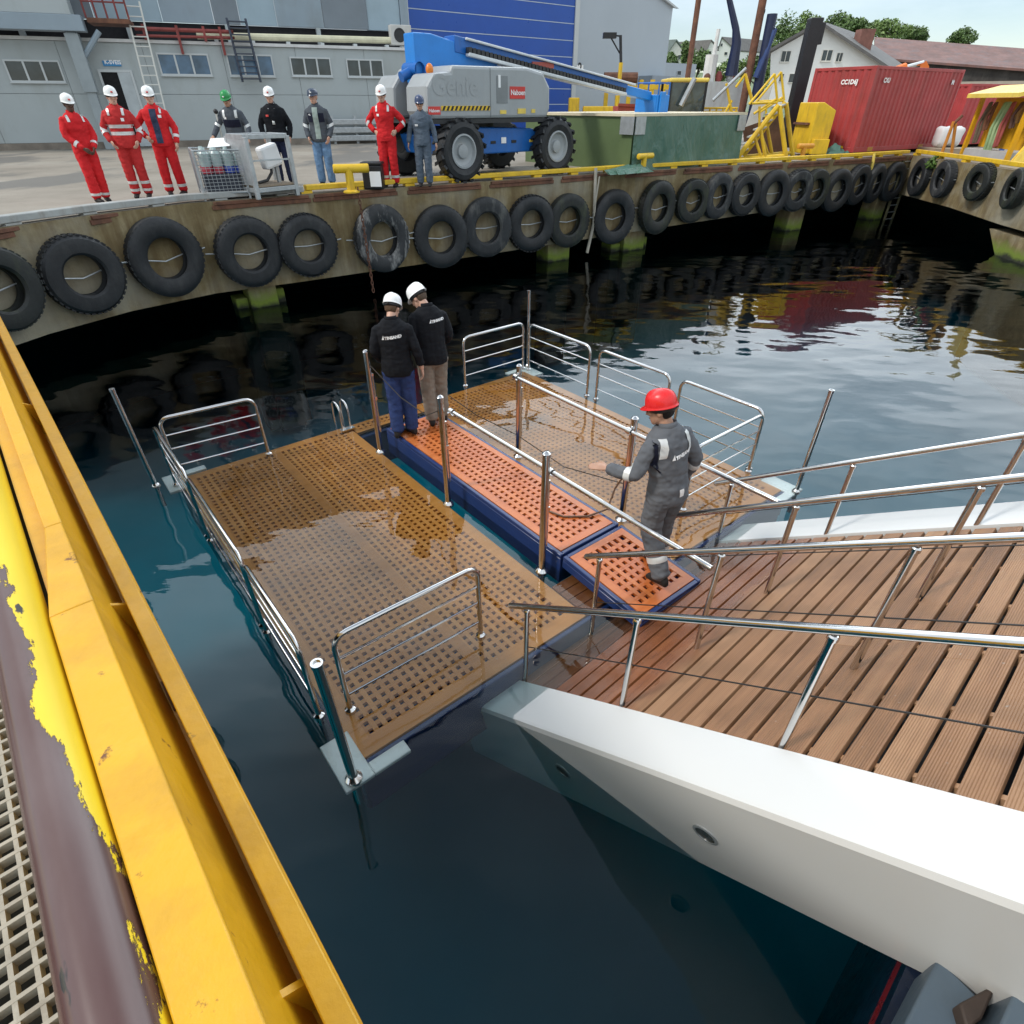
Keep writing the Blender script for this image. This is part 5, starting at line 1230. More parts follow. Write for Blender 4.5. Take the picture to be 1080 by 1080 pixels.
mast = thing('rusty_mast', 'tall rust brown steel mast rising behind the yellow loader cab', 'mast', at(724, 95, 36))
p = at(724, 90, 36); tp = at(730.5, -14, 36.0); m = MB(); m.tube([V((p.x, p.y, QZ)), V((p.x, p.y, tp.z))], .13, 14); m.build('column', RUSTY, mast); m = MB(); m.box(V((p.x, p.y, QZ+.06)), (.5, 0, 0), (0, .5, 0), (0, 0, .06)); m.build('base_plate', RUSTY, mast, smooth=0)

# ---- blue boom lift
LC = (G(487, 192, QZ)+G(583, 183.5, QZ))/2; lx = (G(583, 183.5, QZ)-G(487, 192, QZ)).normalized(); ln = V((-lx.y, lx.x, 0))
WB = (G(583, 183.5, QZ)-G(487, 192, QZ)).length/2
def LF(x, y, z): return LC+lx*x+ln*y+V((0, 0, z if z <= .66 else .66+(z-.66)*.775))
lift = thing('boom_lift', 'blue and grey telescopic boom lift with big lugged tyres on the quay', 'boom lift', LF(0, 1.2, 0))
TW = 2.45; wr_ = .66
for x in (-WB, WB):
    for y, s_ in ((0, -1), (TW, 1)):
        c = LF(x, y+s_*-.02, wr_); ax = ln*-1 if s_ < 0 else ln
        if x < 0 and s_ > 0: c = LF(x-.15, y, wr_)
        root_w = MB(); root_w.lathe([(.33, -.2), (.36, .17), (.50, .215), (.60, .19), (.645, .12), (.65, 0), (.645, -.12), (.60, -.19), (.5, -.2), (.33, -.2)], c, ax, 36)
        xx = ax.cross(V((0, 0, 1))).normalized()
        for k in range(18):
            for sd_ in (-1, 1):
                a = 2*math.pi*(k+.5*(sd_ > 0))/18; rd = xx*math.cos(a)+V((0, 0, 1))*math.sin(a); tg = -xx*math.sin(a)+V((0, 0, 1))*math.cos(a)
                root_w.box(c+rd*.655+ax*sd_*.10, tg*.045+ax*sd_*-.02, ax*.1+tg*.03, rd*.028)
        wh = root_w.build('wheel', RUBBER, lift, smooth=30)
        m = MB(); m.lathe([(.37, .12), (.365, .19), (.33, .195), (.30, .12), (.20, .08), (.15, .085), (.14, .15), (.10, .16), (0, .16)], c, ax, 28); m.build('rim', LIFTG, wh)
m = MB(); pr = [(-WB-.2, .55), (WB-.45, .55), (WB-.1, .75), (WB-.1, 1.05), (WB-.6, 1.2), (-WB+.4, 1.28), (-WB-.35, 1.05)]
m.prism([LF(x, .25, z) for x, z in pr], [LF(x, TW-.25, z) for x, z in pr]); ch_ = m.build('chassis', LIFTB, lift, smooth=0, bevel=.03)
for x, mt in ((-.35, BLACK), (.0, WHT), (.35, BLACK), (.98, YEL3)):
    m = MB(); m.fbox(LF, x-.08, x+.08, .235, .249, .80, .88 if mt != WHT else .97); m.build('decal', mt, ch_, smooth=0)
for x in (-WB, WB): m = MB(); m.tube([LF(x, .05, wr_), LF(x, TW-.05, wr_)], .12, 10); m.build('axle', DARKM, lift)
m = MB(); m.lathe([(.6, 0), (.6, .22), (.5, .22)], LF(-.35, 1.2, 1.27), n=24); m.build('slew_ring', DARKM, lift)
# cowl: side outline extruded, rounded shoulders
pr = [(-2.35, 1.50), (1.32, 1.50), (1.42, 1.75), (1.40, 2.35), (1.15, 2.72), (.6, 2.84), (-1.7, 2.82), (-1.75, 2.66), (-2.2, 2.62), (-2.42, 2.3), (-2.45, 1.7)]
def cowl(y0, y1, nm):
    m = MB(); m.prism([LF(x, y0, z) for x, z in pr], [LF(x, y1, z) for x, z in pr]); return m.build(nm, LIFTG, lift, smooth=0, bevel=.09)
cw = cowl(.02, .95, 'cowl'); cowl(1.5, 2.4, 'cowl')
m = MB(); m.fbox(LF, -2.3, 1.3, .05, 2.35, 1.38, 1.495); m.build('turntable', DARKM, lift, smooth=0)
for k in range(12):
    x = -2.05+.12*k; m = MB(); m.prism([LF(x, .004, 1.72), LF(x+.06, .004, 1.72), LF(x+.11, .004, 1.83), LF(x+.05, .004, 1.83)], [LF(x, .019, 1.72), LF(x+.06, .019, 1.72), LF(x+.11, .019, 1.83), LF(x+.05, .019, 1.83)]); m.build('warning_stripe', BLACK, cw, smooth=0)
m = MB(); m.fbox(LF, -2.07, -.62, .008, .0185, 1.715, 1.835); m.build('warning_tape', YEL2, cw, smooth=0)
m = MB(); m.fbox(LF, .02, .52, .006, .0185, 2.02, 2.34); rd_ = m.build('maker_plate', REDP, cw, smooth=0)
ftext('Naboen', .15, LF(.04, .006, 2.12), lx, (0, 0, 1), .006, .003).build('lettering', WHT, rd_, smooth=0)
m = MB(); m.fbox(LF, -2.43, -2.1, .006, .0185, 1.62, 1.82); rd_ = m.build('maker_plate', REDP, cw, smooth=0)
ftext('Naboen', .09, LF(-2.42, .006, 1.68), lx, (0, 0, 1), .006, .002).build('lettering', WHT, rd_, smooth=0)
ftext('Genie', .55, LF(-2.3, .02, 2.1), lx, (0, 0, 1), .008, .01).build('raised_lettering', LIFTG, cw, smooth=0)
m = MB(); m.fbox(LF, -.60, -.585, .012, .0195, 1.52, 2.8); m.fbox(LF, -.40, -.05, .010, .0195, 1.9, 2.6); m.build('door_seam', paint('seam_grey', (.2, .215, .22), .5), cw, smooth=0)
m = MB(); m.fbox(LF, -.3, -.1, .004, .0185, 1.62, 1.72); m.fbox(LF, .28, .55, .004, .0185, 1.62, 1.76); m.fbox(LF, .75, .88, .004, .0185, 1.64, 1.74); m.build('warning_label', YEL3, cw, smooth=0)
m = MB(); m.fbox(LF, .0-.35, -.28, .004, .0185, 2.3, 2.62); m.build('notice', WHT, cw, smooth=0)
# riser at the rear, boom lying forward over the cowl
m = MB(); pr = [(-2.05, 2.4), (-1.5, 2.4), (-1.35, 2.8), (.4, 2.8), (.5, 3.05), (-.8, 3.45), (-1.55, 3.62), (-2.05, 3.62)]
m.prism([LF(x, 1.0, z) for x, z in pr], [LF(x, 1.44, z) for x, z in pr]); m.build('riser', LIFTB2, lift, smooth=0, bevel=.03)
m = MB(); m.tube([LF(-2.35, 1.2, 2.55), LF(-1.2, 1.2, 3.1)], .11, 12); m.lathe([(.14, -.3), (.14, .3)], LF(-2.0, 1.2, 2.75), ln, 14); m.build('lift_cylinder', LIFTB, lift)
def bz(x): return 3.22-.16*(x-.2)
def beam_seg(x0, x1, h, y0, y1, nm, mat, dz=0):
    m = MB(); m.prism([LF(x0, y0, bz(x0)-h/2+dz), LF(x1, y0, bz(x1)-h/2+dz), LF(x1, y0, bz(x1)+h/2+dz), LF(x0, y0, bz(x0)+h/2+dz)], [LF(x0, y1, bz(x0)-h/2+dz), LF(x1, y1, bz(x1)-h/2+dz), LF(x1, y1, bz(x1)+h/2+dz), LF(x0, y1, bz(x0)+h/2+dz)]); return m.build(nm, mat, lift, smooth=0, bevel=.02)
beam_seg(-.9, 5.6, .42, .98, 1.42, 'boom', LIFTB, .02)
beam_seg(5.4, 6.9, .3, 1.05, 1.35, 'boom_extension', LIFTB2)
beam_seg(-.6, 5.4, .10, .80, .97, 'hose_tray', paint('tray_white', (.55, .58, .6), .4), -.19)
beam_seg(-.6, 5.9, .07, .90, .975, 'top_rail', paint('tray_white', (.55, .58, .6), .4), .2)
m = MB()
for k in range(46):
    x = -.55+.13*k; m.box(LF(x, .88, bz(x)-.08), lx*.05, ln*.06, V((0, 0, .06)))
m.build('drag_chain', DARKM, lift, smooth=0)
m = MB(); m.fbox(LF, 1.6, 2.4, .95, .978, bz(2)-.02, bz(2)+.14); m.build('boom_label', paint('label_red', (.4, .08, .06), .5), lift, smooth=0)
bk = MB(); bk.fbox(LF, 6.9, 7.5, .8, 1.7, 1.15, 1.25); bk.fbox(LF, 6.9, 7.5, .78, .84, 1.25, 2.2); bk.fbox(LF, 6.9, 6.96, .84, 1.7, 1.25, 2.2); bk.fbox(LF, 7.44, 7.5, .84, 1.7, 1.25, 2.2); bk.fbox(LF, 6.96, 7.2, .7, .779, 1.5, 2.3); bk.build('basket', LIFTB2, lift, smooth=0, bevel=.02)
bk = MB()
for x in (6.93, 7.47):
    for y in (.81, 1.67): bk.tube([LF(x, y, 2.1), LF(x, y, 2.6)], .025, 6)
bk.tube([LF(6.93, .81, 2.6), LF(7.47, .81, 2.6), LF(7.47, 1.67, 2.6), LF(6.93, 1.67, 2.6)], .025, 6, closed=True); bk.build('basket_rail', LIFTB, lift)
m = MB(); m.ell(LF(-2.0, .5, 2.72), .09, .09, .12); m.build('beacon', paint('beacon_orange', (.7, .2, .02), .3), lift)
# ---- tarpaulin covered crate
cc = G(663, 181, QZ); cx = (G(776, 171, QZ)-cc).normalized(); cn_ = V((-cx.y, cx.x, 0)); CL = (G(776, 171, QZ)-cc).length
def CF(x, y, z): return cc+cx*x+cn_*y+V((0, 0, z))
crate = thing('covered_crate', 'big flat crate wrapped in dark green tarpaulin with pale timber top edge', 'crate', CF(2, 2, 0))
def m_tarp():
    m, nt, b = node_mat('green_tarpaulin'); vec = coords(nt, 'Object', (1, 1, .45)); n = ntex(nt, vec, 1.5, 6, .6)
    nt.links.new(ramp(nt, n, [(.3, (.058, .135, .102)), (.7, (.064, .145, .11))]), b.inputs['Base Color']); b.inputs['Roughness'].default_value = .38
    wv = N(nt, 'ShaderNodeTexNoise', Scale=1.6, Detail=5, Distortion=1.5); nt.links.new(coords(nt, 'Object', (1.3, 1.3, .5)), wv.inputs['Vector']); bump(nt, b, wv.outputs['Fac'], .6, .12); return m
TARP = m_tarp(); OLIVE = paint('olive_tarpaulin', (.10, .145, .06), .5, .12, scale=.8, bmp=.1)
CH = 1.32; CD = 4.7; m = MB(); nx, nz = 46, 12
def tarp_pt(i, j):
    x = CL*i/nx; z = CH*j/nz; f = (1-j/nz); o = .10*f*(.4+noise.noise(V((x*1.3, 0, z*.6)))+.5*noise.noise(V((x*3.1, 4, z*1.1))))+(.16*max(0, .35-z))*abs(noise.noise(V((x*2.5, 9, 0))))
    return CF(x, -.05-o, z)
m.add([tarp_pt(i, j) for j in range(nz+1) for i in range(nx+1)], [(j*(nx+1)+i, j*(nx+1)+i+1, (j+1)*(nx+1)+i+1, (j+1)*(nx+1)+i) for j in range(nz) for i in range(nx)])
m.build('front_tarpaulin', TARP, crate, smooth=60)
m = MB(); m.fbox(CF, 0, CL, 0, CD, 0, CH); m.build('body', OLIVE, crate, smooth=0)
m = MB(); m.fbox(CF, -.06, CL+.06, -.06, CD+.06, CH+.003, CH+.07); m.build('top_panel', paint('pale_timber', (.62, .54, .38), .7, .1), crate, smooth=0)
for x in (.0, CL-.42): m = MB(); m.fbox(CF, x, x+.42, -.095, -.07, CH-.42, CH+.0); m.build('corner_plate', GALV, crate, smooth=0)
m = MB(); m.fbox(CF, -.085, -.065, -.08, .42, CH-.42, CH); m.build('corner_plate', GALV, crate, smooth=0)
m = MB(); rnd = random.Random(3)
for k in range(16):
    x = -1.2+1.5*rnd.random(); y = -.15-.35*rnd.random(); a = rnd.uniform(-.5, .5); h_ = rnd.uniform(.05, .22)
    m.add([CF(x-.4, y-.1, .01), CF(x+.4*math.cos(a), y+.25*math.sin(a)-.1, .01), CF(x+.3, y+.2, h_), CF(x-.3, y+.15, h_*.7)], [(0, 1, 2, 3)])
m.build('loose_skirt', TARP, crate, smooth=0)

# ---- bollards
def tbollard(px, sc_, label, mat, az):
    p = G(px[0], px[1], QZ); d = V((math.sin(R(az)), math.cos(R(az)), 0)); root = thing('bollard', label, 'bollard', p)
    m = MB(); m.tube([p, p+V((0, 0, .66*sc_))], .12*sc_, 16); m.build('column', mat, root)
    m = MB(); m.lathe([(0, -.5*sc_), (.09*sc_, -.5*sc_), (.12*sc_, -.48*sc_), (.12*sc_, .5*sc_), (.1*sc_, .53*sc_), (0, .53*sc_)], p+V((0, 0, .62*sc_))+d*.06*sc_, d, 18); m.build('cross_head', mat, root)
    m = MB(); m.lathe([(.24*sc_, .0), (.24*sc_, .03), (.13*sc_, .06)], p, n=18); m.build('base_flange', mat, root); return root
tbollard((371, 203), .74, 'yellow T shaped mooring bollard left of the black bin', YEL2, 75)
tbollard((678, 181), .62, 'small yellow bollard with frayed rope in front of the green tarpaulin', YEL2, 50)
tbollard((845, 168.5), .66, 'short orange yellow bollard before the yellow cabinet', paint('orange_yellow', (.66, .3, .03), .5, .15), 70)
p = G(394, 200, QZ); bb = thing('black_bin', 'small black box with white notice beside the yellow bollard', 'box', p)
def bxf(x, y, z): return p+V((x, y, z))
m = MB(); m.fbox(bxf, -.22, .22, 0, .35, 0, .48); m.build('body', BLACK, bb, smooth=0, bevel=.03); m = MB(); m.fbox(bxf, -.24, .24, -.02, .37, .481, .54); m.build('lid', BLACK, bb, smooth=0, bevel=.02); m = MB(); m.fbox(bxf, -.05, .2, -.012, -.003, .06, .36); m.build('notice', WHT, bb, smooth=0)

# ---- mesh cage with bottles, and the grey trolley
kx, ky = V((.86, .50, 0)).normalized(), None; kx = (G(253, 209, QZ)-G(219, 211, QZ)).normalized(); ky = V((-kx.y, kx.x, 0)); kp = G(217, 212, QZ); KW = (G(263, 208.5, QZ)-kp).length
def KF(x, y, z): return kp+kx*x+ky*y+V((0, 0, z))
cage = thing('mesh_cage', 'galvanised wire mesh cage on feet holding blue and red goods', 'cage', KF(.5, .4, 0)); KD, KH = 1.05, .86
m = MB()
for x in (0, KW):
    for y in (0, KD): m.fbox(KF, x-.02, x+.02, y-.02, y+.02, 0, KH)
for z in (.12, KH):
    m.tube([KF(0, 0, z), KF(KW, 0, z), KF(KW, KD, z), KF(0, KD, z)], .022, 6, closed=True)
m.build('frame', GALV, cage, smooth=0)
m = MB(); m.fbox(KF, .02, KW-.02, .02, KD-.02, .10, .13); m.build('tray', GALV, cage, smooth=0)
def mesh_panel(fn, L_, nm):
    m = MB(); n = int(L_/.075)
    for i in range(1, n): m.tube([fn(L_*i/n, .13), fn(L_*i/n, KH)], .0045, 4)
    for j in range(1, 12): m.tube([fn(0, .13+(KH-.13)*j/12), fn(L_, .13+(KH-.13)*j/12)], .0045, 4)
    m.build(nm, GALV, cage, smooth=0)
mesh_panel(lambda t, z: KF(t, 0, z), KW, 'mesh_panel'); mesh_panel(lambda t, z: KF(t, KD, z), KW, 'mesh_panel'); mesh_panel(lambda t, z: KF(0, t, z), KD, 'mesh_panel'); mesh_panel(lambda t, z: KF(KW, t, z), KD, 'mesh_panel')
BLUEP = paint('blue_plastic', (.02, .06, .4), .4); REDPL = paint('red_plastic', (.4, .03, .05), .4); CLEAR = paint('clear_film', (.36, .45, .44), .25, .15)
gd = MB(); gd.fbox(KF, .1, KW-.1, .08, KD-.08, .135, .45); tag(gd.build('goods_box', paint('dark_goods', (.03, .035, .05), .7, .3), org=KF(.5, .5, .13), smooth=0), 'dark stacked goods filling the bottom of the mesh cage', 'box')
rnd = random.Random(5)
for k in range(8):
    x, y = .2+.27*(k % 4)*KW/1.1, .25+.42*(k//4); mt = [REDPL, REDPL, BLUEP, BLUEP][k % 4]; nm = ['red', 'red', 'blue', 'blue'][k % 4]
    p = KF(x, y, .455); rt = thing('container_bottle', '%s capped clear bottle standing inside the mesh cage' % nm, 'bottle', p, '%s bottles in the mesh cage' % nm)
    m = MB(); m.lathe([(.0, 0), (.10, 0), (.105, .02), (.105, .1), (.09, .14)], p, n=12); m.build('base', mt, rt); m = MB(); m.lathe([(.10, .12), (.10, .34), (.05, .40), (.035, .45), (0, .45)], p, n=12); m.build('shell', CLEAR, rt)
p = KF(.55, .45, KH+.03); m = MB(); m.add([p+V((-.2, -.12, 0)), p+V((.25, -.1, .03)), p+V((.2, .2, .16)), p+V((-.22, .16, .14)), p+V((-.2, -.12, -.004)), p+V((.25, -.1, .026)), p+V((.2, .2, .156)), p+V((-.22, .16, .136))], [(0, 1, 2, 3), (7, 6, 5, 4), (0, 4, 5, 1), (1, 5, 6, 2), (2, 6, 7, 3), (3, 7, 4, 0)])
tag(m.build('paper_sheet', WHT, org=p, smooth=0), 'white paper sheet lying on top of the mesh cage', 'paper')
tp_ = G(273, 210.5, QZ); tx = (G(314, 206, QZ)-tp_).normalized(); ty = V((-tx.y, tx.x, 0)); TWd = (G(314, 206, QZ)-tp_).length
def TF(x, y, z): return tp_+tx*x+ty*y+V((0, 0, z))
tr = thing('steel_trolley', 'grey steel trolley frame holding a hose reel beside the mesh cage', 'trolley', TF(.6, .5, 0)); TH = 1.08; TD = .75
m = MB()
for x in (0, TWd):
    for y in (0, TD): m.fbox(TF, x-.04, x+.04, y-.04, y+.04, 0, TH)
for z in (.16, TH):
    m.fbox(TF, .04, TWd-.04, -.038, .038, z-.04, z+.04); m.fbox(TF, .04, TWd-.04, TD-.038, TD+.038, z-.04, z+.04)
    for x in (0, TWd): m.fbox(TF, x-.038, x+.038, .041, TD-.041, z-.04, z+.04)
m.build('frame', GALV, tr, smooth=0, bevel=.006)
m = MB(); m.fbox(TF, .0, TWd, .0, TD, .21, .24); m.build('deck', paint('worn_ply', (.22, .17, .12), .8, .3), tr, smooth=0)
m = MB(); m.fbox(TF, -.035, -.015, .05, TD-.05, .25, 1.1); m.build('side_sheet', GALV, tr, smooth=0)
m = MB(); m.fbox(TF, .04, TWd-.04, -.01, .01, .66, .69); m.build('mid_bar', GALV, tr, smooth=0)
p = TF(.62, .35, .62); hr_ = thing('white_sack', 'white wrapped control box with black hose on the grey trolley', 'box', p)
m = MB(); m.box(p+V((0, 0, .1)), tx*.2+V((0, 0, .05)), ty*.12, V((0, 0, .2))-tx*.04); m.build('wrapped_box', WHT, hr_, smooth=0, bevel=.05)
m = MB(); m.tube([p+V((0, 0, -.05)), p-tx*.02+V((0, 0, -.2)), p-tx*.15+V((0, 0, -.33)), p-tx*.35+V((0, 0, -.36))], .03, 8); m.build('hose', BLACK, hr_)
m = MB(); m.tube([p+tx*.12+V((0, 0, -.38)), p+tx*.12], .05, 8); m.build('stand', GALV, hr_)
p = G(247, 197, QZ); m = MB(); m.tube([p, V((p.x-.02, p.y, QZ+1.05))], .05, 8); bd_ = thing('marker_post', 'pale thin marker post with dark knob behind the mesh cage', 'post', p); m = MB(); m.tube([p, p+V((0, 0, 1.45))], .022, 8); m.build('pole', paint('pale_pole', (.5, .5, .46), .5), bd_); m = MB(); m.ell(p+V((0, 0, 1.47)), .05, .05, .05); m.build('knob', BLACK, bd_); m = MB(); m.ell(p+V((0, 0, .75)), .08, .08, .07); m.build('clamp', DARKM, bd_)

# ---- containers
def container(c, dx, L_, label, mat, marks=None, W_=2.44, H_=2.59, zb=QZ+.12, grp=None):
    """c near bottom corner; dx along the long side; the short end runs back from c"""
    dy = V((-dx.y, dx.x, 0))
    def f(x, y, z): return V((c.x, c.y, zb))+dx*x+dy*y+V((0, 0, z))
    root = thing('shipping_container', label, 'container', f(L_/2, W_/2, 0), grp)
    def corrug(p0, d, nrm, L, nm):
        m = MB(); k = int(L/.278); P = []
        for i in range(k):
            x = .1+(L-.2)*i/k; w_ = (L-.2)/k
            P += [(x, 0), (x+w_*.28, 0), (x+w_*.5, -.036), (x+w_*.78, -.036)]
        P.append((L-.1, 0)); o = 0; vs = []
        for x, e in P: vs += [p0+d*x+nrm*(e-.01)+V((0, 0, .16)), p0+d*x+nrm*(e-.01)+V((0, 0, H_-.1))]
        m.add(vs, [(2*i, 2*i+2, 2*i+3, 2*i+1) for i in range(len(P)-1)]); return m.build(nm, mat, root, smooth=0)
    s1 = corrug(f(0, 0, 0), dx, -dy, L_, 'side_wall'); corrug(f(0, W_, 0), dx, dy, L_, 'side_wall'); e1 = corrug(f(0, 0, 0), dy, -dx, W_, 'end_wall'); corrug(f(L_, 0, 0), dy, dx, W_, 'end_wall')
    m = MB()
    for x in (0, L_):
        for y in (0, W_): m.fbox(f, x-.06*(x == 0)+.0, x+.06 if x == 0 else x+.0, y-.0, y+.08 if y == 0 else y, 0, H_) if False else m.fbox(f, (x if x == 0 else x-.12), (x+.12 if x == 0 else x), (y if y == 0 else y-.12), (y+.12 if y == 0 else y), 0, H_)
    for z0, z1 in ((.002, .16), (H_-.10, H_-.002)):
        for y in (0.003, W_-.083): m.fbox(f, .121, L_-.121, y, y+.08, z0, z1)
        for x in (0.003, L_-.083): m.fbox(f, x, x+.08, .121, W_-.121, z0, z1)
    m.build('corner_frame', mat, root, smooth=0, bevel=.008)
    m = MB(); m.fbox(f, .09, L_-.09, .09, W_-.09, H_-.09, H_-.05); m.build('roof', mat, root, smooth=0)
    m = MB(); m.fbox(f, .05, L_-.05, .05, W_-.05, .03, .15); m.build('floor', RUSTY, root, smooth=0)
    for x in (.0, L_-.3):
        m = MB(); m.fbox(f, x+.02, x+.3, .02, W_-.02, -.12, -.002); m.build('skid', DARKM, root, smooth=0)
    for txt, s_, x, z, wh in (marks or []):
        if wh == 'end': ftext(txt, s_, f(-.008, W_*x, z), -dy, (0, 0, 1), .012, .008).build('marking', WHT, e1, smooth=0)
        else: ftext(txt, s_, f(x, -.006, z), dx, (0, 0, 1), .012, .008).build('marking', WHT, s1, smooth=0)
    for x, s_ in ((.9, .2), (L_-1.6, .2)):
        m = MB(); m.fbox(f, x, x+.33, -.006, .001, .01, .15); m.build('fork_label', paint('ochre_label', (.42, .2, .03), .6), s1, smooth=0)
    m = MB(); m.fbox(f, -.007, .001, .45, .75, .02, .19); m.build('end_label', YEL2, e1, smooth=0)
    return root
k0 = G(898, 165, QZ+.0); az_c = R(58); container(k0, V((math.sin(az_c), math.cos(az_c), 0)), 6.06, 'large red corrugated shipping container on the quay with white lettering', REDC, [('CC1D6J', .19, .50, 2.08, 'end'), ('CXU', .19, .6, 2.12, 'side'), ('M:', .2, 5.3, 2.12, 'side')])
k1 = at(1003, 150, 30.5); az_c = R(68); container(V((k1.x, k1.y, 0)), V((math.sin(az_c), math.cos(az_c), 0)), 6.06, 'second red container standing behind the yellow tool rack', paint('container_red_faded', (.40, .05, .05), .5, .15, scale=1), H_=2.2)
# ---- tool rack on the right quay
ra, rb_ = G(1013, 166, QZ), G(1060, 172.5, QZ); rxd = (rb_-ra).normalized(); rnd_ = V((rxd.y, -rxd.x, 0)); RL = (rb_-ra).length
def RF(x, y, z): return ra+rxd*x-rnd_*y+V((0, 0, z))
if RF(0, 1, 0).x < ra.x: rnd_ = -rnd_
rack = thing('tool_rack', 'yellow steel tool rack hung with ropes, slings and hooks on the right quay', 'rack', RF(RL/2, .3, 0)); RH = 1.8
for x in (0, RL): m = MB(); m.fbox(RF, x-.06, x+.06, -.06, .06, 0, RH); m.build('post', YEL, rack, smooth=0)
m = MB(); m.prism([RF(-.12, -.5, RH-.02), RF(RL+.12, -.5, RH-.02), RF(RL+.12, .5, RH+.22), RF(-.12, .5, RH+.22)], [RF(-.12, -.5, RH+.10), RF(RL+.12, -.5, RH+.10), RF(RL+.12, .5, RH+.34), RF(-.12, .5, RH+.34)]); m.build('canopy', YEL3, rack, smooth=0)
m = MB(); m.fbox(RF, .06, RL-.06, .42, .46, .35, RH-.02); m.build('back_panel', YEL, rack, smooth=0)
m = MB(); m.fbox(RF, .0, RL, .0, .5, .0, .3); m.build('plinth', paint('pale_plinth', (.42, .42, .42), .7), rack, smooth=0)
cols = [(.12, .09, .06), (.15, .06, .03), (.25, .36, .18), (.28, .38, .2), (.3, .07, .06), (.1, .05, .04), (.2, .1, .03)]
for i, (x, l) in enumerate([(.15, 1.2), (.38, .8), (.78, 1.45), (.92, 1.4), (1.12, 1.25), (1.45, .7), (1.62, .55)]):
    x = x*RL/2.0; rnd = random.Random(i); m = MB()
    for k in range(3):
        o = .035*(k-1); m.tube([RF(x+o, .2, RH-.15), RF(x+o-.05, .1, RH-.15-l*.5), RF(x+o+.02, .12, RH-.15-l), RF(x+o+.09, .15, RH-.15-l*.97), RF(x+o+.07, .16, RH-.15-l*.5), RF(x+o+.02, .22, RH-.13)], .03, 6)
    tag(m.build('hanging_sling', paint('sling_%d' % i, cols[i], .9, .3), org=RF(x, .2, RH-.2)), ['grey brown rope bundle at the left of the tool rack', 'rust coloured chain sling second from left in the tool rack', 'long pale green rope loop in the tool rack, left strand', 'long pale green rope loop in the tool rack, right strand', 'red lashing strap hanging mid right in the tool rack', 'dark brown leather sling on the rack\'s yellow back panel', 'short orange brown shackle sling at the right of the tool rack'][i], 'sling', 'slings on the tool rack')
bag = thing('bulk_bag', 'white bulk bags on a pallet left of the yellow tool rack', 'bag', at(1001, 152, 27))
for i, (u, v) in enumerate(((994, 146), (1005, 145))):
    p = at(u, v, 27.2+.3*i); m = MB(); m.ell(V((p.x, p.y, QZ+.55)), 1, 1, 1, 24, 14)
    for q in m.v:
        e = q-V((p.x, p.y, QZ+.55)); e = V([math.copysign(abs(c)**.45, c) for c in e]); nz_ = noise.noise(e*2+V((i*5, 0, 0)))
        q.x, q.y, q.z = p.x+e.x*.27*(1+.12*nz_), p.y+e.y*.27*(1+.12*nz_), QZ+.55+e.z*.33*(1+.2*nz_)
    m.build('sack', paint('sack_white', (.7, .7, .7), .8, .06), bag)
p = at(1000, 152, 27); m = MB(); m.box(V((p.x, p.y, QZ+.1)), (.8, 0, 0), (0, .6, 0), (0, 0, .09)); m.build('pallet', paint('pallet_wood', (.35, .28, .2), .8), bag, smooth=0)
orr = thing('orange_trestle', 'orange and rust trestle leaning beside the white bags', 'trestle', G(1000, 165, QZ)); ORG = paint('orange_steel', (.55, .22, .03), .6, .2)
for a, b in (((992, 165), (1006, 128)), ((1003, 166), (1008, 130)), ((1005, 131), (1015, 122))):
    m = MB(); m.tube([at(*a, 25.6), at(*b, 25.6)], .055, 8); m.build('leg', ORG if b[1] > 124 else RUSTY, orr)
yb_ = thing('yellow_hatch', 'tilted yellow steel plate at the right frame edge', 'plate', G(1072, 176, QZ))
p = G(1064, 174, QZ); q = G(1100, 181, QZ); m = MB(); m.prism([p, q, q+V((.3, .0, 1.9)), p+V((.75, .0, 1.4))], [x+V((.1, .15, 0)) for x in (p, q, q+V((.3, .0, 1.9)), p+V((.75, .0, 1.4)))]); m.build('plate', YEL3, yb_, smooth=0); m = MB(); m.tube([p, p+V((.75, 0, 1.4))], .05, 8); m.build('edge_tube', YEL2, yb_)
bt2 = MB(); p = G(1061, 171, QZ); 
for k in range(8): bt2.add([p+V((.1+.05*k, .8, .1+.24*k)), p+V((.35+.05*k, .9, .1+.24*k)), p+V((.4+.05*k, .85+.1*(k % 2), .34+.24*k)), p+V((.15+.05*k, .78+.1*(k % 2), .34+.24*k))], [(0, 1, 2, 3)])
tag(bt2.build('blue_tarpaulin', paint('blue_tarp', (.02, .12, .5), .5), org=p, smooth=0), 'blue tarpaulin hanging behind the right post of the tool rack', 'tarpaulin')
# ---- yellow cabinet and stair frame
ca = G(831, 162.5, QZ); cb_ = G(851, 165.5, QZ); dx = (cb_-ca).normalized(); dy = V((-dx.y, dx.x, 0)); cw_ = (cb_-ca).length
def XF(x, y, z): return ca+dx*x+dy*y+V((0, 0, z))
if XF(0, 1, 0).length < XF(0, 0, 0).length: dy = -dy
cab = thing('yellow_cabinet', 'tall yellow steel cabinet with sloped top beside the red container', 'cabinet', XF(.4, .5, 0))
pr = [(0, .08), (cw_, .08), (cw_, 1.72), (cw_*.55, 1.95), (0, 1.95)]
m = MB(); m.prism([XF(.02, y, z) for y, z in [(0, .08), (.75, .08), (.75, 1.42), (.25, 1.66), (0, 1.66)]], [XF(cw_*.9, y, z) for y, z in [(0, .08), (.75, .08), (.75, 1.42), (.25, 1.66), (0, 1.66)]]); m.build('body', YEL2, cab, smooth=0, bevel=.03)
m = MB(); m.fbox(XF, cw_*.9+.002, cw_*.9+.2, .1, .7, .08, .55); m.build('side_box', YEL2, cab, smooth=0, bevel=.02)
m = MB(); m.fbox(XF, .02, cw_*.75, -.09, -.002, .98, 1.05); m.build('shelf', RUSTY, cab, smooth=0)
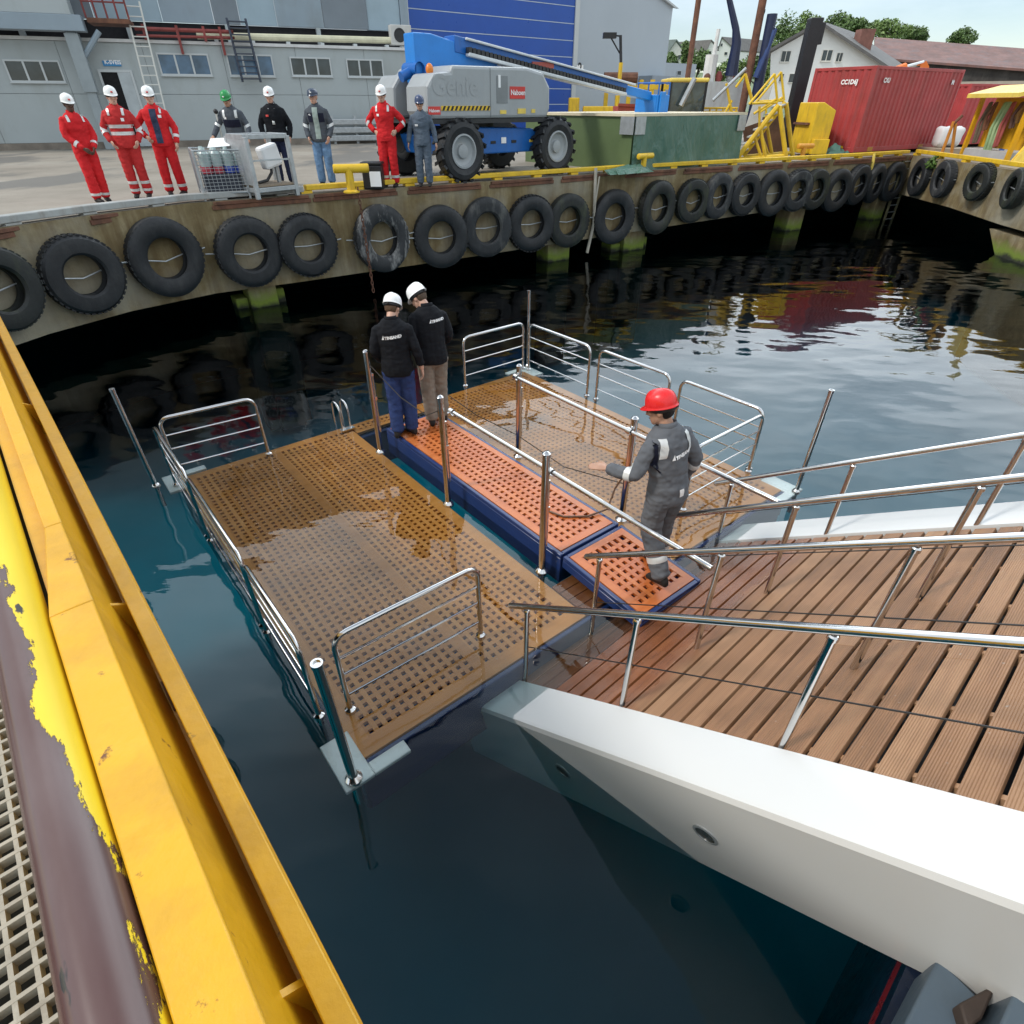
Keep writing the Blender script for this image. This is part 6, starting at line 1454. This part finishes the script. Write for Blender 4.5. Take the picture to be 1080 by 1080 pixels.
for x in (.1, cw_-.1):
    for y in (.1, .9): m = MB(); m.fbox(XF, x-.05, x+.05, y-.05, y+.05, 0, .079); m.build('foot', DARKM, cab, smooth=0)
stf = thing('access_stairs', 'yellow tubular access stair frame with grey steps near the quay edge', 'stair', G(800, 168, QZ))
YN, YFa = 23.6, 25.0
def S_(u, v, f=0): return at(u, v, YN+(YFa-YN)*f)
for f in (0, 1):
    du = 7*f
    for a, b, r_ in (((777, 167), (821, 111), .085), ((822, 112), (829, 167), .08), ((802, 136), (808, 170), .06), ((778, 168), (828, 164), .06), ((796, 145), (803, 166), .05)):
        m = MB(); m.tube([S_(a[0]+du, a[1]-3*f, f), S_(b[0]+du, b[1]-3*f, f)], r_, 8); m.build('strut' if r_ < .08 else 'stringer', YEL2, stf)
    for a, b in (((790, 110), (817, 78)), ((817, 78), (820, 108)), ((801, 112), (801, 136)), ((793, 109), (820, 108)), ((795, 120), (818, 105))):
        m = MB(); m.tube([S_(a[0]+du, a[1]-2*f, f), S_(b[0]+du, b[1]-2*f, f)], .04, 7); m.build('hand_rail', YEL2, stf)
STG = paint('step_grey', (.36, .35, .32), .7, .15)
for i in range(7):
    t_ = i/6; a = lerp(S_(779, 160), S_(818, 113), t_); b = lerp(S_(786, 157, 1), S_(825, 110, 1), t_); m = MB(); e = (b-a); m.box((a+b)/2, e/2, V((e.y, -e.x, 0)).normalized()*.13, V((0, 0, .02))); m.build('step', STG, stf, smooth=0)
m = MB(); a, b, c, d = at(786, 134, 25.2), at(795, 107, 25.6), at(815, 90, 25.6), at(803, 128, 25.2); m.prism([a, b, c, d], [x+V((.05, .12, 0)) for x in (a, b, c, d)]); m.build('ramp_sheet', STG, stf, smooth=0)
m = MB(); a = at(768, 108, 24.8); pa_ = [(783, 131), (786, 166), (826, 164), (822, 118)]; m.prism([at(u, v, 26.4) for u, v in pa_], [at(u, v, 26.6) for u, v in pa_]); m.build('brown_back_panel', paint('brown_ply', (.10, .05, .03), .8, .4), stf, smooth=0)
# ---- crane post, piles, workboat superstructure
cr = thing('crane', 'dark blue marine crane column with folded lattice jib', 'crane', at(790, 120, 33)); BLU = paint('crane_dark_blue', (.012, .02, .06), .45, .2)
p = at(789, 100, 33); tp = at(796, 3, 33); m = MB(); m.tube([V((p.x-.15, p.y, QZ)), V((p.x-.15, p.y, tp.z+.3))], .17, 12); m.build('rusty_column', RUSTY, cr)
m = MB(); m.tube([V((p.x+.35, p.y-.1, QZ+.3)), V((p.x+.35, p.y-.1, at(798, 15, 33).z))], .22, 12); m.build('mast', BLU, cr)
m = MB(); m.tube([at(797, 82, 32.8), at(806, 60, 32.8), at(816, 32, 32.8)], .14, 8); m.tube([at(801, 75, 32.8), at(818, 30, 32.8)], .08, 8); m.build('folded_jib', paint('crane_mid_blue', (.03, .06, .18), .45, .2), cr)
m = MB(); m.tube([at(768, -6, 34), at(776, 30, 34), at(777, 45, 34), at(771, 80, 34)], [.12, .16, .22, .3], 8); m.build('hanging_arm', BLU, cr); m = MB(); m.tube([at(800, 12, 33), at(806, 13, 33)], .12, 8); m.build('head_sheave', BLACK, cr)
bp2 = thing('black_pile', 'thick black square guide pile leaning left of the red container', 'pile', at(838, 110, 31)); p = at(838, 110, 31); tp = at(856, 19, 31)
m = MB(); w_ = .25; b0 = V((p.x, p.y, QZ)); b1 = V((p.x+.05, p.y, tp.z)); m.box((b0+b1)/2, (w_, 0, 0), (0, w_, 0), (b1-b0)/2); m.build('column', paint('black_pile_paint', (.012, .012, .014), .5, .3), bp2, smooth=0, bevel=.03); m = MB(); m.box(b1+V((.3, 0, -.5)), (.12, 0, 0), (0, .15, 0), (0, 0, .35)); m.build('bracket', DARKM, bp2, smooth=0)
wb = thing('deck_house', 'white painted deck house with winch gear beyond the crate', 'boat', at(765, 118, 33)); a = Face(at(741, 120, 33), at(785, 120, 34))
ta, tb = 0, a.hit(786, 110)[0]; z1 = a.hit(760, 86)[1]; m = MB(); m.fbox(a, ta, tb, -2.5, 0, QZ, z1); m.build('wall', paint('boat_white', (.62, .64, .62), .5, .06, dirt=(.3, .24, .18), dirt_amt=.4), wb, smooth=0)
for k in range(6):
    m = MB(); q = a(ta+.25+.33*k, -.4-.3*(k % 2), z1+.16); m.ell(q, .16, .16, .16+.05*(k % 3), 10, 6); m.build('gear', [RUSTY, GALV, REDR][k % 3], wb)
m = MB(); m.tube([a(.5, -.5, z1), a(.55, -.5, z1+1.9)], .09, 8); m.tube([a(.5, -.6, z1), a(.5, -.6, z1+1.0)], .28, 10); m.build('white_mast', paint('boat_white2', (.66, .66, .64), .5), wb)
rg = thing('davit_frame', 'pale and yellow davit spars leaning over the tarpaulin crate', 'davit', at(770, 122, 28))
for q0, q1, mt, r_ in (((752, 106), (787, 72), GALV, .06), ((776, 92), (786, 78), YEL2, .05), ((786, 78), (793, 105), YEL2, .06), ((766, 88), (772, 120), YEL2, .05), ((763, 122), (772, 106), YEL2, .05)):
    m = MB(); m.tube([at(*q0, 28), at(*q1, 28)], r_, 8); m.build('spar', mt, rg)
yf2 = thing('yellow_fence', 'low yellow tubular fence beyond the crate', 'fence', at(755, 120, 30))
for i in range(6): u = 742+7*i; m = MB(); m.tube([V((at(u, 114, 30).x, 30, QZ)), at(u, 114, 30)], .04, 6); m.build('picket', YEL2, yf2)
for v in (114, 118): m = MB(); m.tube([at(742, v, 30), at(778, v, 30)], .04, 6); m.build('rail', YEL2, yf2)
# loader
ld = thing('wheel_loader', 'yellow wheel loader with glazed cab behind the crate', 'loader', at(723, 125, 29)); q0 = at(723, 118, 29)
def LD(x, y, z): return V((q0.x+x, q0.y+y, z))
zt = at(723, 82, 29).z; zc_ = QZ+1.15
m = MB(); m.fbox(LD, -.8, .8, 0, 1.8, zt-.14, zt); m.build('cab_roof', YEL3, ld, smooth=0, bevel=.05)
m = MB()
for x in (-.72, .0, .72):
    for y in (.05, 1.7): m.fbox(LD, x-.045, x+.045, y, y+.08, zc_, zt-.141) if x or y > 1 else None
m.build('cab_pillars', BLACK, ld, smooth=0)
m = MB(); m.fbox(LD, -.67, .67, .07, .09, zc_+.2, zt-.15); m.fbox(LD, .7, .71, .14, 1.69, zc_+.2, zt-.15); m.build('cab_glass', m_glass('cab_glass', (.05, .07, .075)), ld, smooth=0)
m = MB(); m.fbox(LD, -.9, .9, -.3, 2.2, QZ+.6, zc_); m.fbox(LD, -.35, .35, -1.0, -.301, QZ+.6, zc_+.15); m.build('body', YEL2, ld, smooth=0, bevel=.05)
for x in (-.95, .95):
    for y in (-.2, 2.0): m = MB(); m.lathe([(.3, -.2), (.55, -.2), (.6, -.1), (.6, .1), (.55, .2), (.3, .2)], LD(x, y, QZ+.6), (1, 0, 0), 20); m.build('wheel', RUBBER, ld)
m = MB(); m.tube([LD(-.3, -.3, zc_+.4), LD(.1, -.3, zc_+1.3)], .1, 8); m.build('wiper_arm', GALV, ld)
# orange excavator arm over the container
ex_ = thing('excavator_arm', 'orange excavator arm showing above the red container', 'excavator', at(960, 100, 40)); ORB = paint('excavator_orange', (.68, .16, .02), .45, .1)
m = MB(); m.tube([at(930, 80, 40), at(955, 71, 40)], .22, 8); m.build('stick', ORB, ex_); m = MB(); m.tube([at(955, 71, 40), at(974, 66, 40)], .1, 8); m.build('ram', STEEL, ex_)
m = MB(); pp = [(967, 80), (971, 68), (977, 64), (980, 70), (978, 82), (974, 110), (968, 110)]; m.prism([at(u, v, 39.8) for u, v in pp], [at(u, v, 40.3) for u, v in pp]); m.build('boom', ORB, ex_, smooth=0)

# ---- white house, dark shed, far houses
HW = paint('white_boards', (.74, .74, .71), .6, .04, scale=1); SLATE_R = paint('slate_roof', (.13, .125, .12), .8, .2, scale=1.5); RUSTR = paint('rust_red_roof', (.17, .085, .07), .75, .3, scale=.6, dirt=(.10, .10, .11), dirt_amt=.7)
def gable_house(px, Y, back, label, wall, roof, wins=(), chim=None, name='white_house', over=.35):
    """px: left foot, left eave, apex, right eave, right foot on the gable plane"""
    P = [at(u, v, Y) for u, v in px]; zb = min(P[0].z, P[4].z); bk_ = V(back)
    for i in (0, 4): P[i].z = zb
    root = thing(name, label, 'house', P[0]); m = MB(); m.prism([p+bk_ for p in P], P); wl = m.build('wall', wall, root, smooth=0)
    f_ = -bk_.normalized()*over
    rf = None
    for a, b in ((1, 2), (3, 2)):
        d = (P[a]-P[b]).normalized(); e = P[a]+d*over; up = V((0, 0, .22)); m = MB(); m.prism([P[b]+f_+V((0, 0, .02)), e+f_+V((0, 0, .02)), e+bk_+V((0, 0, .02)), P[b]+bk_+V((0, 0, .02))], [P[b]+f_+up, e+f_+up, e+bk_+up, P[b]+bk_+up]); rf = m.build('roof', roof, root, smooth=0)
    if chim: c0, c1, w_ = chim; a, b = at(*c0, Y+2.5), at(*c1, Y+2.5); m = MB(); m.box((a+b)/2, (w_, 0, 0), (0, w_, 0), (0, 0, (b.z-a.z)/2)); m.build('chimney', paint('brick_red', (.2, .09, .07), .85, .3), rf, smooth=0)
    fc = Face(P[0], P[4])
    for w4 in wins: window(fc, w4[:4], root, w4[4] if len(w4) > 4 else 2, GLASS, paint('white_frame', (.7, .68, .62), .6))
    return root
gable_house([(811, 112), (813, 56), (866, 26), (937, 73), (937, 112)], 58, (7, 9, 0), 'white gabled house with slate roof and brick chimney above the container', HW, SLATE_R,
  [(824, 54, 833, 65, 2), (867, 53, 877, 64, 2), (882, 56, 888, 65, 2), (822, 78, 826, 86, 1), (832, 78, 837, 87, 1)], ((909, 60), (910, 31), .55), 'white_house', .6)
sh = thing('boat_shed', 'long dark timber shed with rusty red roof at the right', 'shed', at(1000, 95, 82)); SHW = paint('dark_boards', (.045, .04, .036), .85, .35, scale=.8, dirt=(.11, .1, .09), dirt_amt=.5)
P = [at(922, 62, 80), at(1130, 78, 72)]; zb = QZ; wz = P[0].z
a, b = V((P[0].x, P[0].y, 0)), V((P[1].x, P[1].y, 0)); dv = (b-a).normalized(); bkv = V((-dv.y, dv.x, 0))*12
if bkv.y < 0: bkv = -bkv
za, zb2 = P[0].z, P[1].z
m = MB(); m.prism([xy(a, QZ), xy(b, QZ), xy(b+bkv, QZ), xy(a+bkv, QZ)], [xy(a, za), xy(b, zb2), xy(b+bkv, zb2), xy(a+bkv, za)]); m.build('wall', SHW, sh, smooth=0)
r1 = at(922, 42, 88); r2 = at(1130, 58, 80); m = MB(); ov = -bkv.normalized()*.5
m.prism([xy(a+ov, za-.1), xy(b+ov, zb2-.1), r2, r1], [xy(a+ov, za+.1), xy(b+ov, zb2+.1), r2+V((0, 0, .25)), r1+V((0, 0, .25))]); m.build('roof', RUSTR, sh, smooth=0)
fs = Face(xy(a, 0), xy(b, 0)); z1 = fs.hit(1030, 86)[1]; m = MB(); m.fbox(fs, fs.hit(1010, 90)[0], fs.hit(1100, 95)[0], .02, .5, QZ, z1); m.build('pale_base', paint('pale_base', (.36, .31, .25), .8, .1), sh, smooth=0); m = MB(); m.fbox(fs, fs.hit(1029, 90)[0], fs.hit(1058, 92)[0], .51, .6, QZ, z1-.3); m.build('shed_door', paint('slate_door', (.09, .11, .13), .7), sh, smooth=0)
gable_house([(758, 66), (758, 52), (762, 40), (776, 53), (776, 66)], 170, (14, 10, 0), 'far white house with grey roof on the green hillside, nearest the crane', HW, SLATE_R, [(760, 46, 762, 49, 1), (764, 55, 767, 58, 1)], None, 'far_house')
gable_house([(744, 66), (744, 54), (749, 43), (760, 54), (760, 66)], 185, (-12, 12, 0), 'far white house left of the other on the green hillside', HW, SLATE_R, [(748, 54, 750, 57, 1), (753, 54, 755, 57, 1)], None, 'far_house')
gable_house([(703, 74), (703, 56), (712, 43), (722, 56), (722, 74)], 150, (-12, 10, 0), 'far house with grey green roof beside the rusty mast', paint('pale_boards', (.6, .6, .56), .6), paint('green_grey_roof', (.12, .15, .14), .8), [(715, 58, 719, 63, 1)], None, 'far_house')
# ---- hillside and trees
def hz(x, y):
    t = max(0, min(1, (y-95)/120)); t = t*t*(3-2*t); s_ = max(0, min(1, (x-10)/30))
    return QZ+.02+t*s_*(9+3*noise.noise(V((x*.02, y*.02, 0))))
m = MB(); nx, ny = 60, 40; m.add([V((5+i*5.0, 92+j*5.0, hz(5+i*5, 92+j*5))) for j in range(ny+1) for i in range(nx+1)], [(j*(nx+1)+i, j*(nx+1)+i+1, (j+1)*(nx+1)+i+1, (j+1)*(nx+1)+i) for j in range(ny) for i in range(nx)])
kind(m.build('hills', m_leaf('hill_grass', (.085, .13, .035)), smooth=60), 'structure')
def tree(px_c, Y, wpx, hpx, label, col, seed, n=2600, name='leafy_tree'):
    c = at(px_c[0], px_c[1], Y); s_ = c.y*cP/F*1.0; rx, rz = wpx*s_*1.05, hpx*s_; base = V((c.x, c.y, min(hz(c.x, c.y), c.z-rz)))
    root = thing(name, label, 'tree', base, 'trees on the far hillside'); rnd = random.Random(seed)
    m = MB(); m.tube([base-V((0, 0, .3)), lerp(base, c, .5)+V((rnd.uniform(-.3, .3), 0, 0)), c+V((0, 0, rz*.4))], [rx*.07+.12, rx*.05+.08, .04], 8)
    for k in range(6):
        a = rnd.uniform(0, 6.3); q = lerp(base, c, rnd.uniform(.5, .95)); m.tube([q, q+V((math.cos(a)*rx*.3, math.sin(a)*rx*.3, rz*.25)), q+V((math.cos(a)*rx*.65, math.sin(a)*rx*.65, rz*.45))], [.12, .08, .03], 6)
    m.build('trunk', paint('bark', (.09, .07, .05), .9, .3), root)
    leaves(c, rx, rx*.9, rz, n, max(.16, Y*.0019), seed, 17).build('crown', m_leaf('leaf_'+str(seed % 3), col), root, smooth=0)
DG, MG, LG_ = (.10, .16, .05), (.14, .21, .06), (.18, .25, .08)
for i, (px, Y, w_, h_, lb, cl) in enumerate([
 ((832, 40), 120, 20, 20, 'dark bushy tree behind the left gable of the white house', DG), ((850, 32), 125, 18, 14, 'tree crown just behind the black pile', MG), ((885, 28), 130, 22, 10, 'low tree crown showing over the white house ridge', DG),
 ((912, 32), 130, 16, 10, 'tree right of the brick chimney', MG), ((943, 35), 125, 22, 13, 'rounded green tree above the left end of the rusty roof', MG), ((962, 40), 130, 14, 10, 'lower green tree right of the rounded tree above the rusty roof', LG_),
 ((1015, 40), 120, 13, 9, 'small dark airy tree standing alone above the rusty roof', DG), ((812, 62), 110, 8, 22, 'dark tree between the crane and the white house', DG), ((725, 60), 130, 8, 14, 'tree at the right of the far grey green roof', MG),
 ((738, 66), 128, 14, 10, 'bush on the hillside left of the far white houses', LG_), ((772, 74), 120, 22, 9, 'wide green bush below the far white houses', LG_), ((706, 68), 140, 9, 9, 'bush by the corner of the grey hall', LG_), ((800, 70), 118, 14, 12, 'shaded bush right of the crane column', MG)]):
    tree(px, Y, w_, h_, lb, cl, 40+i)
p = at(845, 105, 34); tag(leaves(V((p.x, p.y, QZ+.6)), 1.0, .6, .6, 400, .12, 77).build('shrub', m_leaf('shrub_leaf', (.06, .11, .03)), org=p, smooth=0), 'small green shrub behind the yellow stair frame', 'plant')
# crumpled tarpaulin by the cabinet
m = MB(); p = G(880, 165.5, QZ); nn = 14
m.add([p+V((-.55+1.3*i/nn, -.1+.75*j/nn, max(.0, (1-abs(i/nn-.45)*2)*(1-abs(j/nn-.5)*2)*.42+.22*noise.noise(V((i*.7, j*.7, 3))))+.005)) for j in range(nn+1) for i in range(nn+1)], [(j*(nn+1)+i, j*(nn+1)+i+1, (j+1)*(nn+1)+i+1, (j+1)*(nn+1)+i) for j in range(nn) for i in range(nn)])
tag(m.build('crumpled_tarpaulin', TARP, org=p, smooth=50), 'crumpled dark green tarpaulin between the yellow cabinet and red container', 'tarpaulin')

# small lines lying about on the platform
m = MB(); m.tube([PF(3.60, .80, .62), PF(3.52, .86, .42), PF(3.36, .80, .25), PF(3.12, .86, .228), PF(2.92, 1.02, .226), PF(2.86, 1.22, .226)], .011, 8)
tag(m.build('hose', paint('brown_hose', (.12, .06, .03), .5, .2), org=PF(3.1, .9, .22)), 'thin brown hose looping from a steel post onto the gangway grating', 'hose')
m = MB(); m.tube([PF(3.50, 4.25, .42), PF(3.6, 3.5, .26), PF(3.62, 2.66, .30), PF(3.66, 1.8, .2), PF(3.62, .84, .45)], .006, 6)
tag(m.build('thin_rope', paint('tarred_line', (.03, .025, .02), .8, .2), org=PF(3.6, 2.6, .3)), 'thin dark line strung between the posts over the right grating', 'rope')
m = MB(); m.tube([PF(2.27, 3.86, 1.22), PF(2.36, 3.3, .95), PF(2.34, 2.7, .95), PF(2.29, 2.30, 1.18)], .006, 6)
tag(m.build('thin_rope', paint('tarred_line', (.03, .025, .02), .8, .2), org=PF(2.3, 3, 1)), 'thin dark line sagging between the two posts left of the gangway', 'rope')
